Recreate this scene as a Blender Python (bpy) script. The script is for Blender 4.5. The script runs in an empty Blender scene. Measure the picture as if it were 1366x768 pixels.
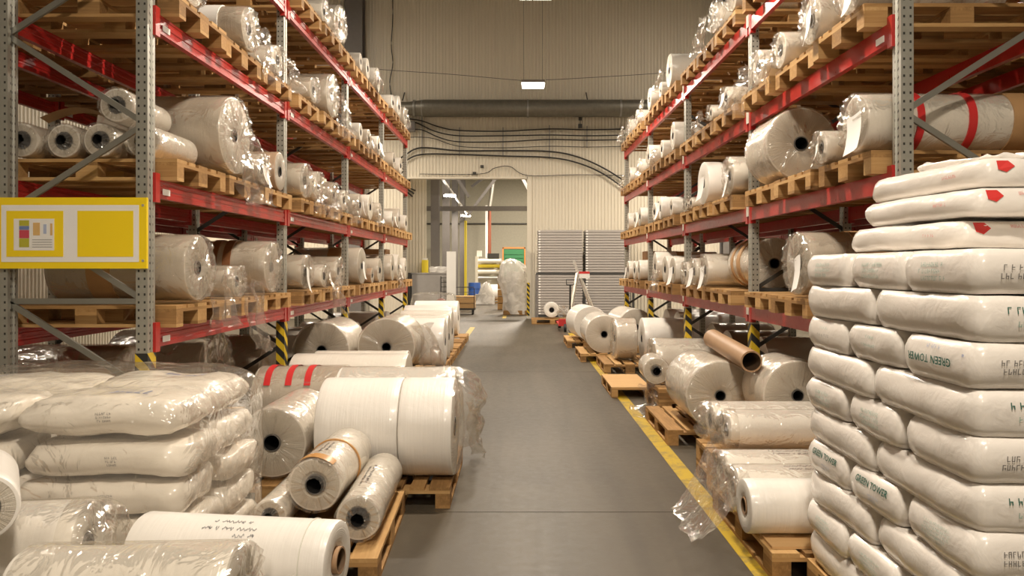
import bpy, math, random
from mathutils import Vector, Matrix, noise as mnoise
from mathutils.bvhtree import BVHTree
PI = math.pi
rnd = random.Random(7)
SC = bpy.context.scene
COL = SC.collection

# ------------------------------------------------------------------ camera, world, light, exposure
cam_data = bpy.data.cameras.new('camera')
cam = bpy.data.objects.new('camera', cam_data); COL.objects.link(cam)
cam.location = (0, 0, 1.65); cam.rotation_euler = (PI/2, 0, 0)
cam_data.sensor_width = 36; cam_data.lens = 36*1000/1366
cam_data.shift_x = -7/1366; cam_data.shift_y = -28/1366
cam_data.clip_end = 200
SC.camera = cam
world = bpy.data.worlds.new('world'); SC.world = world; world.use_nodes = True
world.node_tree.nodes['Background'].inputs[0].default_value = (1, .9, .75, 1)
world.node_tree.nodes['Background'].inputs[1].default_value = .03
SC.view_settings.view_transform = 'Standard'; SC.view_settings.look = 'None'
SC.view_settings.gamma = 1; SC.view_settings.use_curve_mapping = False
SC.view_settings.exposure = 0.42
LAMP_W = 235          # watts of each high-bay lamp
LAMP_COL = (1.0, .875, .72)

# ------------------------------------------------------------------ node helpers
class NT:
    def __init__(s, name):
        s.m = bpy.data.materials.new(name); s.m.use_nodes = True
        s.t = s.m.node_tree; s.t.nodes.clear()
        s.out = s.t.nodes.new('ShaderNodeOutputMaterial')
    def n(s, typ, **kw):
        nd = s.t.nodes.new(typ)
        for k, v in kw.items():
            if k[0] == 'i' and k[1:].isdigit(): s.put(nd.inputs[int(k[1:])], v)
            elif k in ('op',): nd.operation = v
            elif hasattr(nd, k) and k not in ('inputs',): setattr(nd, k, v)
            else: s.put(nd.inputs[k.replace('_', ' ')], v)
        return nd
    def put(s, inp, v):
        if isinstance(v, bpy.types.NodeSocket): s.t.links.new(v, inp)
        elif isinstance(v, tuple) and len(v) == 3 and inp.type == 'RGBA': inp.default_value = (*v, 1)
        else: inp.default_value = v
    def math(s, op, a, b=0.0, c=None):
        nd = s.t.nodes.new('ShaderNodeMath'); nd.operation = op
        s.put(nd.inputs[0], a); s.put(nd.inputs[1], b)
        if c is not None: s.put(nd.inputs[2], c)
        return nd.outputs[0]
    def coords(s, kind='Object', scale=(1, 1, 1)):
        tc = s.t.nodes.new('ShaderNodeTexCoord')
        mp = s.t.nodes.new('ShaderNodeMapping'); s.t.links.new(tc.outputs[kind], mp.inputs[0])
        mp.inputs['Scale'].default_value = scale
        return mp.outputs[0]
    def noise(s, vec, scale, detail=3, dist=0.0, rough=.5):
        nd = s.n('ShaderNodeTexNoise', Scale=scale, Detail=float(detail), Distortion=dist, Roughness=rough)
        s.t.links.new(vec, nd.inputs['Vector']); return nd.outputs['Fac']
    def ramp(s, fac, stops):
        nd = s.t.nodes.new('ShaderNodeValToRGB'); s.t.links.new(fac, nd.inputs[0])
        el = nd.color_ramp.elements
        while len(el) < len(stops): el.new(.5)
        for e, (p, c) in zip(el, stops): e.position = p; e.color = (*c, 1)
        return nd.outputs[0]
    def mix(s, fac, a, b):
        nd = s.t.nodes.new('ShaderNodeMix'); nd.data_type = 'RGBA'
        s.put(nd.inputs[0], fac); s.put(nd.inputs[6], a); s.put(nd.inputs[7], b)
        return nd.outputs[2]
    def bump(s, h, strength, dist=.02):
        nd = s.t.nodes.new('ShaderNodeBump'); nd.inputs['Strength'].default_value = strength
        nd.inputs['Distance'].default_value = dist; s.t.links.new(h, nd.inputs['Height']); return nd.outputs[0]
    def bsdf(s, color, rough=.5, metal=0., normal=None, **kw):
        b = s.t.nodes.new('ShaderNodeBsdfPrincipled')
        s.put(b.inputs['Base Color'], color); s.put(b.inputs['Roughness'], rough); s.put(b.inputs['Metallic'], metal)
        if normal is not None: s.t.links.new(normal, b.inputs['Normal'])
        for k, v in kw.items(): s.put(b.inputs[k.replace('_', ' ')], v)
        s.t.links.new(b.outputs[0], s.out.inputs[0]); return b

M = {}
def plain(name, color, rough=.5, metal=0., var=.0, **kw):
    t = NT(name)
    if var:
        v = t.noise(t.coords(), 9, 4)
        c = t.mix(v, tuple(x*(1-var) for x in color), tuple(min(1, x*(1+var)) for x in color))
    else: c = color
    t.bsdf(c, rough, metal, **kw); M[name] = t.m
def film_body(name, color, rough, wrink, wscale=7., spec=.5):
    t = NT(name); co = t.coords(); lo = t.coords(scale=(60, 3, 3))
    a = t.noise(co, wscale, 3, 1.4, .5); b = t.noise(lo, 1.0, 2)
    h = t.math('ADD', t.math('MULTIPLY', a, wrink), t.math('MULTIPLY', b, .12))
    oi = t.n('ShaderNodeObjectInfo').outputs['Random']
    dark = tuple(x*.88 for x in color)
    c = t.mix(t.math('MULTIPLY', t.math('ADD', b, oi), .5), dark, color)
    t.bsdf(c, rough, 0, t.bump(h, .55, .03), Specular_IOR_Level=spec, Coat_Weight=.25, Coat_Roughness=.12)
    M[name] = t.m
film_body('film_white', (.86, .82, .76), .38, .10)
film_body('film_wrap_white', (.76, .71, .63), .25, .35)
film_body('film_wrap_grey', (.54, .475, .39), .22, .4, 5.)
film_body('film_kraft', (.36, .25, .165), .3, .4, 5.)
def film_face(name, color, rough, streak):
    t = NT(name); tc = t.t.nodes.new('ShaderNodeTexCoord')
    sx = t.n('ShaderNodeSeparateXYZ'); t.t.links.new(tc.outputs['Object'], sx.inputs[0])
    ang = t.math('ARCTAN2', sx.outputs[2], sx.outputs[1])
    rad = t.math('SQRT', t.math('ADD', t.math('MULTIPLY', sx.outputs[1], sx.outputs[1]), t.math('MULTIPLY', sx.outputs[2], sx.outputs[2])))
    cv = t.n('ShaderNodeCombineXYZ')
    t.put(cv.inputs[0], t.math('MULTIPLY', t.math('COSINE', ang), 6.)); t.put(cv.inputs[1], t.math('MULTIPLY', t.math('SINE', ang), 6.)); t.put(cv.inputs[2], t.math('MULTIPLY', rad, 2.))
    st = t.noise(cv.outputs[0], 2.2, 4, .6, .65)
    cr = t.n('ShaderNodeCombineXYZ'); t.put(cr.inputs[0], t.math('MULTIPLY', rad, 160.))
    rings = t.noise(cr.outputs[0], 1., 2)
    h = t.math('ADD', t.math('MULTIPLY', st, streak), t.math('MULTIPLY', rings, .12))
    c = t.mix(t.math('MULTIPLY', t.math('ADD', st, rings), .5), tuple(x*.8 for x in color), tuple(min(1, x*1.12) for x in color))
    t.bsdf(c, rough, 0, t.bump(h, .7, .03), Specular_IOR_Level=.5)
    M[name] = t.m
film_face('face_white', (.78, .74, .67), .4, .06)
film_face('face_wrap', (.58, .52, .43), .25, .45)
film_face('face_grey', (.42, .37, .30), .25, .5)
def film_clear():
    t = NT('clear_film'); co = t.coords('Object')
    h = t.noise(co, 6, 3, 1.4, .5); nb = t.bump(h, .6, .05)
    lw = t.n('ShaderNodeLayerWeight', Blend=.3); t.t.links.new(nb, lw.inputs['Normal'])
    tr = t.n('ShaderNodeBsdfTransparent', Color=(.97, .96, .94))
    pb = t.n('ShaderNodeBsdfPrincipled', Base_Color=(.80, .76, .70), Roughness=.09, Specular_IOR_Level=1.0)
    t.t.links.new(nb, pb.inputs['Normal'])
    f = t.math('MINIMUM', t.math('ADD', t.math('MULTIPLY', lw.outputs['Fresnel'], .45), .015), .34)
    gl = t.n('ShaderNodeBsdfGlossy', Color=(.95, .93, .9), Roughness=.12); t.t.links.new(nb, gl.inputs['Normal'])
    m0 = t.n('ShaderNodeMixShader'); t.put(m0.inputs[0], .09); t.t.links.new(tr.outputs[0], m0.inputs[1]); t.t.links.new(pb.outputs[0], m0.inputs[2])
    tr = m0; pb = gl
    mx = t.n('ShaderNodeMixShader'); t.put(mx.inputs[0], f)
    t.t.links.new(tr.outputs[0], mx.inputs[1]); t.t.links.new(pb.outputs[0], mx.inputs[2]); t.t.links.new(mx.outputs[0], t.out.inputs[0])
    M['clear_film'] = t.m
film_clear()
def milky():
    t = NT('milky_film'); co = t.coords('Object')
    h = t.noise(co, 3.5, 4, 1.2, .5); nb = t.bump(h, .8, .08)
    tr = t.n('ShaderNodeBsdfTransparent', Color=(.95, .94, .92))
    pb = t.n('ShaderNodeBsdfPrincipled', Base_Color=(.78, .75, .71), Roughness=.2, Specular_IOR_Level=.8)
    t.t.links.new(nb, pb.inputs['Normal'])
    mx = t.n('ShaderNodeMixShader'); t.put(mx.inputs[0], t.math('ADD', t.math('MULTIPLY', h, .7), .3))
    t.t.links.new(tr.outputs[0], mx.inputs[1]); t.t.links.new(pb.outputs[0], mx.inputs[2]); t.t.links.new(mx.outputs[0], t.out.inputs[0])
    M['milky_film'] = t.m
milky()
def wood(name, stops, rough=.7):
    t = NT(name); g = t.noise(t.coords(scale=(1.2, 14, 14)), 3.0, 5, .8); st = t.noise(t.coords(), 5, 3)
    oi = t.n('ShaderNodeObjectInfo').outputs['Random']
    f = t.math('ADD', t.math('ADD', t.math('MULTIPLY', g, .45), t.math('MULTIPLY', oi, .42)), t.math('MULTIPLY', st, .15))
    c = t.ramp(f, stops)
    t.bsdf(c, rough, 0, t.bump(g, .3, .005), Specular_IOR_Level=.25); M[name] = t.m
wood('pallet_wood', [(.15, (.125, .066, .026)), (.52, (.40, .225, .085)), (.95, (.64, .425, .19))])
wood('plywood', [(.1, (.50, .29, .12)), (.9, (.68, .45, .22))])
plain('kraft', (.43, .25, .11), .65, var=.15)
plain('cardboard_tube', (.36, .22, .12), .5, var=.1)
plain('tube_bore_shade', (.12, .07, .035), .8)  # shade of the bore put into a darker cardboard colour
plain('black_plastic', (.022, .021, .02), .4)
plain('core_dark', (.10, .095, .09), .35)
plain('paper', (.80, .78, .74), .6)
plain('brown_tape', (.50, .25, .07), .3)
plain('brown_dark_tape', (.22, .09, .035), .4)
plain('red_tape', (.55, .03, .03), .35)
plain('strap_white', (.7, .68, .6), .4)
plain('print_green', (.02, .12, .085), .6)
plain('print_pale_green', (.36, .48, .42), .6)
plain('print_blue', (.10, .17, .42), .6)
plain('print_pale_blue', (.42, .47, .62), .6)
plain('print_grey', (.19, .18, .17), .6)
plain('print_red', (.62, .035, .03), .5)
plain('print_pale_red', (.70, .30, .27), .5)
plain('ink', (.05, .05, .06), .6)
plain('sign_yellow', (.90, .66, .012), .42)
plain('sign_white', (.84, .82, .80), .45)
plain('swatch_blue', (.16, .22, .42), .5); plain('swatch_red', (.55, .07, .10), .5); plain('swatch_olive', (.45, .42, .04), .5); plain('swatch_orange', (.66, .42, .16), .5)
plain('brace_steel', (.34, .335, .30), .4, .75, var=.1)
plain('dark_steel', (.06, .057, .05), .5, .4)
plain('duct_steel', (.20, .185, .15), .45, .5, var=.2)
plain('grey_paint', (.30, .28, .26), .5, var=.08)
plain('column_grey', (.17, .155, .145), .55, var=.1)
plain('tray_grey', (.40, .37, .345), .5, var=.05)
plain('shelf_dark', (.05, .048, .045), .5)
plain('cable_black', (.03, .028, .025), .5)
plain('concrete_wall', (.50, .47, .38), .8, var=.12)
plain('ceiling_grey', (.20, .185, .16), .8)
plain('white_paint', (.78, .76, .72), .45)
plain('machine_white', (.74, .70, .60), .4)
plain('machine_green', (.04, .20, .08), .5)
plain('orange_paint', (.60, .22, .05), .5)
plain('yellow_paint', (.70, .55, .03), .5)
plain('blue_plastic', (.03, .09, .33), .4)
plain('rust_pipe', (.25, .08, .045), .5, .2)
plain('red_plastic', (.55, .03, .03), .4)
plain('rubber', (.02, .02, .02), .6)
plain('bright_steel', (.75, .73, .68), .3, .8)
def red_paint():
    t = NT('red_paint'); co = t.coords()
    a = t.noise(co, 25, 5, 1.); b = t.noise(co, 3, 3)
    c = t.mix(b, (.33, .014, .013), (.52, .030, .025))
    t.bsdf(c, t.math('ADD', t.math('MULTIPLY', a, .25), .2), 0, t.bump(a, .08, .005), Coat_Weight=.1, Coat_Roughness=.2)
    M['red_paint'] = t.m
red_paint()
def upright_mat():
    t = NT('perforated_steel'); tc = t.t.nodes.new('ShaderNodeTexCoord')
    p = t.n('ShaderNodeSeparateXYZ'); t.t.links.new(tc.outputs['Object'], p.inputs[0])
    nn = t.n('ShaderNodeSeparateXYZ'); t.t.links.new(tc.outputs['Normal'], nn.inputs[0])
    isx = t.math('GREATER_THAN', t.math('ABSOLUTE', nn.outputs[0]), .6)
    u = t.math('ADD', t.math('MULTIPLY', isx, p.outputs[1]), t.math('MULTIPLY', t.math('SUBTRACT', 1., isx), p.outputs[0]))
    du = t.math('ABSOLUTE', t.math('SUBTRACT', t.math('ABSOLUTE', u), .019))
    zz = t.math('ABSOLUTE', t.math('SUBTRACT', t.math('FRACT', t.math('DIVIDE', p.outputs[2], .05)), .5))
    hole = t.math('MULTIPLY', t.math('LESS_THAN', du, .006), t.math('LESS_THAN', zz, .15))
    v = t.noise(t.coords(), 18, 4)
    c = t.mix(hole, t.mix(v, (.34, .335, .29), (.47, .46, .41)), (.03, .03, .028))
    t.bsdf(c, .42, t.math('MULTIPLY', t.math('SUBTRACT', 1., hole), .55)); M['perforated_steel'] = t.m
upright_mat()
def hazard(name, s=14., skew=1.):
    t = NT(name); tc = t.t.nodes.new('ShaderNodeTexCoord')
    p = t.n('ShaderNodeSeparateXYZ'); t.t.links.new(tc.outputs['Object'], p.inputs[0])
    k = t.math('ADD', t.math('ADD', p.outputs[0], p.outputs[1]), t.math('MULTIPLY', p.outputs[2], skew))
    f = t.math('GREATER_THAN', t.math('FRACT', t.math('MULTIPLY', k, s*.5)), .5)
    t.bsdf(t.mix(f, (.66, .46, .02), (.02, .02, .02)), .45); M[name] = t.m
hazard('hazard', 13.)
def floor_mat():
    t = NT('floor_concrete'); co = t.coords('Object')
    a = t.noise(co, .7, 6, .4, .6); b = t.noise(co, 14, 6, .5, .7); tr = t.noise(t.coords('Object', (3.5, .25, 1)), 1.2, 4, .6)
    f = t.math('ADD', t.math('ADD', t.math('MULTIPLY', a, .4), t.math('MULTIPLY', b, .25)), t.math('MULTIPLY', tr, .35))
    c = t.ramp(f, [(.3, (.042, .033, .022)), (.5, (.074, .060, .041)), (.75, (.120, .099, .070))])
    t.bsdf(c, t.math('ADD', t.math('MULTIPLY', b, .3), .33), 0, t.bump(b, .12, .004), Specular_IOR_Level=.4); M['floor_concrete'] = t.m
floor_mat()
def line_mat():
    t = NT('line_yellow'); co = t.coords('Object')
    a = t.noise(co, 6, 6, .5, .75)
    f = t.ramp(a, [(.40, (.7, .7, .7)), (.52, (0, 0, 0))])
    t.bsdf(t.mix(f, (.47, .315, .012), (.20, .15, .06)), .5); M['line_yellow'] = t.m
line_mat()
def metal_sheet(name, c0, c1):
    t = NT(name); co = t.coords('Object'); a = t.noise(co, .5, 5, .3); b = t.noise(t.coords('Object', (6, 6, .6)), 2., 4)
    f = t.math('ADD', t.math('MULTIPLY', a, .6), t.math('MULTIPLY', b, .4))
    t.bsdf(t.mix(f, c0, c1), .48, .0, Specular_IOR_Level=.5); M[name] = t.m
metal_sheet('sheet_beige', (.62, .56, .45), (.76, .70, .58))
def lamp_glow():
    t = NT('lamp_glow'); e = t.n('ShaderNodeEmission', Color=(1, .96, .88), Strength=30.)
    t.t.links.new(e.outputs[0], t.out.inputs[0]); M['lamp_glow'] = t.m
lamp_glow()
def bag_mat(name, color):
    t = NT(name); co = t.coords()
    a = t.noise(co, 4, 3, 1.2, .5); b = t.noise(co, 14, 3, 1.5, .5)
    h = t.math('ADD', t.math('MULTIPLY', a, .55), t.math('MULTIPLY', b, .13))
    c = t.mix(a, tuple(x*.93 for x in color), color)
    t.bsdf(c, .27, 0, t.bump(h, .5, .03), Specular_IOR_Level=.5, Coat_Weight=.3, Coat_Roughness=.1); M[name] = t.m
bag_mat('bag_white', (.86, .81, .75)); bag_mat('bag_cream', (.88, .82, .73))

# ------------------------------------------------------------------ mesh helpers
class MB:
    def __init__(s): s.v = []; s.f = []; s.mi = []
    def add(s, vs, fs, mi=0):
        o = len(s.v); s.v += [tuple(p) for p in vs]; s.f += [tuple(i+o for i in q) for q in fs]; s.mi += [mi]*len(fs); return s
    def box(s, x0, x1, y0, y1, z0, z1, mi=0, mat=None):
        vs = [Vector((x, y, z)) for z in (z0, z1) for y in (y0, y1) for x in (x0, x1)]
        if mat is not None: vs = [mat @ p for p in vs]
        return s.add(vs, [(0, 2, 3, 1), (4, 5, 7, 6), (0, 1, 5, 4), (2, 6, 7, 3), (0, 4, 6, 2), (1, 3, 7, 5)], mi)
    def bar(s, a, b, w, h=None, mi=0):
        a, b = Vector(a), Vector(b); d = b-a; L = d.length; h = h or w
        q = d.to_track_quat('X', 'Z').to_matrix().to_4x4(); m = Matrix.Translation(a) @ q
        return s.box(0, L, -w/2, w/2, -h/2, h/2, mi, m)
    def lathe(s, prof, seg=32, mi=None, close=False, org=(0, 0, 0), fx=None):
        """profile of (x, radius) around the local X axis"""
        n = len(prof); vs = []
        for i, (x, r) in enumerate(prof):
            for k in range(seg):
                a = 2*PI*k/seg; xx, rr = (x, r) if fx is None else fx(x, r, a, i)
                vs.append((org[0]+xx, org[1]+rr*math.cos(a), org[2]+rr*math.sin(a)))
        o = len(s.v); s.v += vs
        for i in range(n-1 if not close else n):
            j = (i+1) % n
            for k in range(seg):
                l = (k+1) % seg
                s.f.append((o+i*seg+k, o+i*seg+l, o+j*seg+l, o+j*seg+k)); s.mi.append(mi[i] if mi else 0)
        return s
    def tube(s, pts, r, seg=6, mi=0):
        pts = [Vector(p) for p in pts]; n = len(pts); o = len(s.v)
        for i, p in enumerate(pts):
            d = (pts[min(i+1, n-1)]-pts[max(i-1, 0)]).normalized()
            q = d.to_track_quat('Z', 'Y').to_matrix()
            for k in range(seg):
                a = 2*PI*k/seg; s.v.append(tuple(p + q @ Vector((r*math.cos(a), r*math.sin(a), 0))))
        for i in range(n-1):
            for k in range(seg):
                l = (k+1) % seg; s.f.append((o+i*seg+k, o+i*seg+l, o+(i+1)*seg+l, o+(i+1)*seg+k)); s.mi.append(mi)
        s.f.append(tuple(o+k for k in reversed(range(seg)))); s.mi.append(mi)
        s.f.append(tuple(o+(n-1)*seg+k for k in range(seg))); s.mi.append(mi)
        return s
    def cyl(s, a, b, r, seg=16, mi=0): return s.tube([a, b], r, seg, mi)
    def grid(s, fn, nu, nv, mi=0, thick=0.):
        o = len(s.v); s.v += [tuple(fn(i/nu, j/nv)) for j in range(nv+1) for i in range(nu+1)]
        for j in range(nv):
            for i in range(nu):
                a = o+j*(nu+1)+i; s.f.append((a, a+1, a+nu+2, a+nu+1)); s.mi.append(mi)
        return s
    def mesh(s, name, mats, smooth=None):
        me = bpy.data.meshes.new(name); me.from_pydata(s.v, [], s.f)
        for m in (mats if isinstance(mats, (list, tuple)) else [mats]): me.materials.append(M[m])
        me.polygons.foreach_set('material_index', s.mi)
        if smooth is not None:
            me.polygons.foreach_set('use_smooth', [True]*len(s.f))
            if smooth > 0: me.set_sharp_from_angle(angle=smooth)
        me.update(); return me
    def build(s, name, mats, parent=None, smooth=None, loc=None, rot=None):
        return put(name, s.mesh(name, mats, smooth), parent, loc, rot)

def put(name, me, parent=None, loc=None, rot=None):
    o = bpy.data.objects.new(name, me); COL.objects.link(o)
    if parent is not None: o.parent = parent
    if loc is not None: o.location = loc
    if rot is not None: o.rotation_euler = rot
    return o
def tag(o, label, cat, group=None):
    o['label'] = label; o['category'] = cat
    if group: o['group'] = group
    return o
def thing(name, label, cat, loc=(0, 0, 0), rot=(0, 0, 0), group=None):
    return tag(put(name, None, None, loc, rot), label, cat, group)
def struct(o, label=None):
    o['kind'] = 'structure'
    if label: o['label'] = label
    return o
def P(px, py, Y): return Vector(((px-690)*Y/1000, Y, 1.65+(356-py)*Y/1000))   # place measured from the photograph at depth Y
def nz(x, y=0., z=0.): return mnoise.noise((x, y, z))

# ------------------------------------------------------------------ the hall: floor, walls, ceiling
YW = 24.0
floor = struct(MB().box(-9, 9, -10, 46, -.1, -.012).build('floor', 'dark_steel'), 'grey concrete warehouse floor with straight slab joints')
ys = [-10, -8.45, -1.7, 5.05, 11.8, 18.55, 24.2, 31, 38, 46]
for a, b in zip(ys, ys[1:]):
    MB().box(-9, 9, a+.005, b-.005, -.09, 0).build('slab', 'floor_concrete', floor)
def corrugated(name, label, a, b, z0, z1, mat, normal=1, period=.105, parent=None):
    """vertical ribbed sheeting from a=(x,y) to b=(x,y)"""
    a, b = Vector((*a, 0)), Vector((*b, 0)); d = b-a; L = d.length; d.normalize(); n = Vector((-d.y, d.x, 0))*normal
    prof = []; k = 0; x = 0.
    while x < L:
        for t, h in ((0, 0), (.42, 0), (.55, .022), (.87, .022)):
            xx = x+t*period
            if xx <= L: prof.append((xx, h))
        x += period
    prof.append((L, 0)); m = MB(); vs = []
    for xx, h in prof:
        p = a+d*xx+n*h; vs += [(p.x, p.y, z0), (p.x, p.y, z1)]
    m.add(vs, [(2*i, 2*i+2, 2*i+3, 2*i+1) for i in range(len(prof)-1)])
    o = m.build(name, mat, parent)
    if parent is None: struct(o, label)
    return o
OX0, OX1, OZ = -3.62, .336, 4.53
wb = struct(MB().box(-9, 9, YW+.002, YW+.15, OZ, 10.6).box(-9, OX0, YW+.002, YW+.15, 0, OZ).box(OX1, 9, YW+.002, YW+.15, 0, OZ).build('wall_back', 'sheet_beige'), 'beige ribbed sheet metal wall across the end of the aisle')
corrugated('ribbed_sheet', '', (-9, YW), (9, YW), OZ, 10.6, 'sheet_beige', -1, parent=wb)
corrugated('ribbed_sheet', '', (OX1, YW), (9, YW), 0, OZ, 'sheet_beige', -1, parent=wb)
corrugated('ribbed_sheet', '', (-9, YW), (OX0, YW), 0, OZ, 'sheet_beige', -1, parent=wb)
corrugated('wall_left', 'pale ribbed sheet metal side wall behind the yellow-board rack', (-8.8, -10), (-8.8, YW), 0, 10.6, 'sheet_beige', -1)
corrugated('wall_right', 'pale ribbed sheet metal side wall behind the sack-side rack', (8.8, -10), (8.8, YW), 0, 10.6, 'sheet_beige', 1)
struct(MB().box(-9, 9, -10.2, -10, 0, 10.6).build('wall_front', 'sheet_beige'), 'beige hall wall behind the viewer')
struct(MB().box(-9, 9, -10.2, 46, 10.6, 10.8).build('ceiling', 'ceiling_grey'), 'grey hall ceiling')
# doorway trim with hazard stripes
struct(MB().box(OX1-.02, OX1+.10, YW-.05, YW+.2, 0, OZ).build('trim_1', 'sheet_beige'), 'beige door jamb of the wide opening')
struct(MB().box(OX1-.03, OX1+.06, YW-.065, YW-.051, .1, 1.15).build('trim_2', 'hazard'), 'black and yellow hazard strip on the door jamb')
struct(MB().box(OX0, OX1, YW-.05, YW+.2, OZ-.06, OZ).build('trim_3', 'sheet_beige'), 'beige lintel edge over the wide opening')
# wall columns either side of the ribbed field
for xx in (-5.15, 6.75):
    struct(MB().box(xx-.28, xx+.28, YW-.45, YW-.42, 0, 10.6).box(xx-.28, xx+.28, YW-.06, YW-.03, 0, 10.6).box(xx-.02, xx+.02, YW-.42, YW-.06, 0, 10.6).build('wall_column', 'column_grey'), 'grey steel column standing before the ribbed wall')
# floor lines
for x, y0, y1, lab in ((1.33, -3, 18.7, 'worn yellow floor line beside the sack stack and short pallet'), (-1.22, 6, 20.5, 'worn yellow floor line along the rolls below the yellow-board rack')):
    o = MB().box(x-.065, x+.065, y0, y1, .0005, .002).build('floor_line', 'line_yellow'); struct(o, lab)
o = MB().box(-.48, -.36, YW+.1, YW+1.4, .0005, .002).build('floor_line', 'line_yellow'); struct(o, 'short yellow floor line in the doorway')

# ------------------------------------------------------------------ lamps
def lamp(x, y, z, label, group, L=.56, watts=LAMP_W, shown=True):
    t = thing('ceiling_lamp', label, 'lamp', (x, y, z), group=group)
    MB().box(-L/2, L/2, -.115, .115, .10, .17).build('housing', 'grey_paint', t)
    MB().box(-L/2+.02, L/2-.02, -.1, .1, .012, .10).build('diffuser', 'lamp_glow', t)
    for s in (-1, 1): MB().cyl((s*L*.4, 0, .13), (s*L*.4, 0, 10.62-z), .004, 5).build('suspension_wire', 'dark_steel', t)
    ld = bpy.data.lights.new('lamp_light', 'AREA'); ld.shape = 'RECTANGLE'; ld.size = L; ld.size_y = .2; ld.energy = watts; ld.color = LAMP_COL
    lo = bpy.data.objects.new('lamp_light', ld); COL.objects.link(lo); lo.parent = t; lo.location = (0, 0, .004)
lamp(.38, 18.0, 5.95, 'small bright high-bay lamp hanging before the ribbed wall on a slack wire', None)
for y in (12.0, 6.2, .2, -5.7): lamp(.30, y, 5.95, 'bright high-bay lamp hung high over the aisle between the racks', 'lamps over the aisle')  # rearmost one, behind the camera, is added to the row as frontal fill
for x in (-6.6, 6.6):
    lamp(x*.93, 20.5, 5.95, 'added unseen lamp beyond the rack end, brightening the ribbed wall', 'added lamps beyond the rack ends', watts=LAMP_W*1.3)  # out of sight, added to brighten the lower end wall
    lamp(x*.9, 17.5, 9.9, 'added unseen lamp at ceiling height, brightening the upper ribbed wall', 'added lamps beyond the racks', watts=LAMP_W*.65)  # out of frame, added for light on the upper end wall
    lamp(x, 7, 5.95, 'added unseen lamp lighting the space behind the racks', 'added lamps behind the racks', watts=LAMP_W*.10)  # unseen and dim, added to light goods and side wall back there

# ------------------------------------------------------------------ pallets
PB = dict(deck=MB().box(-.6, .6, -.0725, .0725, 0, .022).mesh('deck_board', 'pallet_wood'),
          deckn=MB().box(-.6, .6, -.05, .05, 0, .022).mesh('deck_board', 'pallet_wood'),
          string=MB().box(-.4, .4, -.0725, .0725, 0, .022).mesh('stringer_board', 'pallet_wood'),
          blk=MB().box(-.0725, .0725, -.05, .05, 0, .078).mesh('block', 'pallet_wood'),
          blkm=MB().box(-.0725, .0725, -.0725, .0725, 0, .078).mesh('block', 'pallet_wood'))
PARTS = []
for y, k in ((-.3275, 'deck'), (-.175, 'deckn'), (0, 'deck'), (.175, 'deckn'), (.3275, 'deck')): PARTS.append(('deck_board', k, (0, y, .122), 0))
for x in (-.5275, 0, .5275): PARTS.append(('stringer_board', 'string', (x, 0, .1), PI/2))
for x in (-.5275, 0, .5275):
    for y, k in ((-.35, 'blk'), (0, 'blkm'), (.35, 'blk')): PARTS.append(('block', k, (x, y, .022), 0))
for y, k in ((-.35, 'deckn'), (0, 'deck'), (.35, 'deckn')): PARTS.append(('bottom_board', k, (0, y, 0), 0))
mfar = MB()
for nm, k, l, rz in PARTS:
    me = PB[k]; m4 = Matrix.Translation(l) @ Matrix.Rotation(rz, 4, 'Z')
    mfar.add([m4 @ v.co for v in me.vertices], [tuple(p.vertices) for p in me.polygons])
FAR = mfar.mesh('pallet', 'pallet_wood')
def pallet(x, y, z, rz, label, group, detail=True):
    if not detail:
        return tag(put('wooden_pallet', FAR, None, (x, y, z), (0, 0, rz)), label, 'pallet', group)
    t = thing('wooden_pallet', label, 'pallet', (x, y, z), (0, 0, rz), group)
    for nm, k, l, r in PARTS: put(nm, PB[k], t, l, (0, 0, r))
    return t

# ------------------------------------------------------------------ racks
LEFT = dict(s=-1, xf=-2.39, xr=-3.28, y0=4.82, dy=2.79, lz=[1.25, 2.22, 3.30, 4.33], nm='yellow-board rack')
RIGHT = dict(s=1, xf=2.295, xr=3.185, y0=4.46, dy=2.815, lz=[1.27, 2.22, 3.12, 4.05], nm='sack-side rack')
def upright_mesh(h):
    pr = [(-.037, -.05), (.037, -.05), (.037, -.018), (.022, -.012), (.022, .012), (.037, .018), (.037, .05), (-.037, .05), (-.037, .018), (-.022, .012), (-.022, -.012), (-.037, -.018)]
    n = len(pr); m = MB()
    m.add([(x, y, 0) for x, y in pr]+[(x, y, h) for x, y in pr], [(i, (i+1) % n, n+(i+1) % n, n+i) for i in range(n)]+[tuple(range(n))[::-1], tuple(range(n, 2*n))])
    return m.mesh('upright', 'perforated_steel')
def beam_mesh(L):
    pr = [(-.022, 0), (.022, 0), (.022, .03), (.017, .036), (.017, .05), (.022, .056), (.022, .08), (.017, .086), (.017, .1), (.022, .106), (.022, .12), (-.022, .12)]
    n = len(pr); m = MB()
    m.add([(x, 0, z) for x, z in pr]+[(x, L, z) for x, z in pr], [(i, n+i, n+(i+1) % n, (i+1) % n) for i in range(n)]+[tuple(range(n)), tuple(range(n, 2*n))[::-1]])
    return m.mesh('beam', 'red_paint')
FOOT = MB().box(-.07, .07, -.08, .08, 0, .008).mesh('foot_plate', 'brace_steel')
GUARD = MB().box(-.041, .041, -.054, .054, 0, .48).mesh('corner_guard', 'hazard')
CONN = MB().box(-.026, .026, -.03, .03, -.03, .16).mesh('beam_connector', 'red_paint')
PLATE = MB().box(-.002, .002, -.05, .05, -.02, .02).mesh('level_plate', 'paper')
SNAP = MB().box(-.003, .003, -.035, .035, -.06, .06).mesh('level_tag', 'strap_white')
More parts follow.
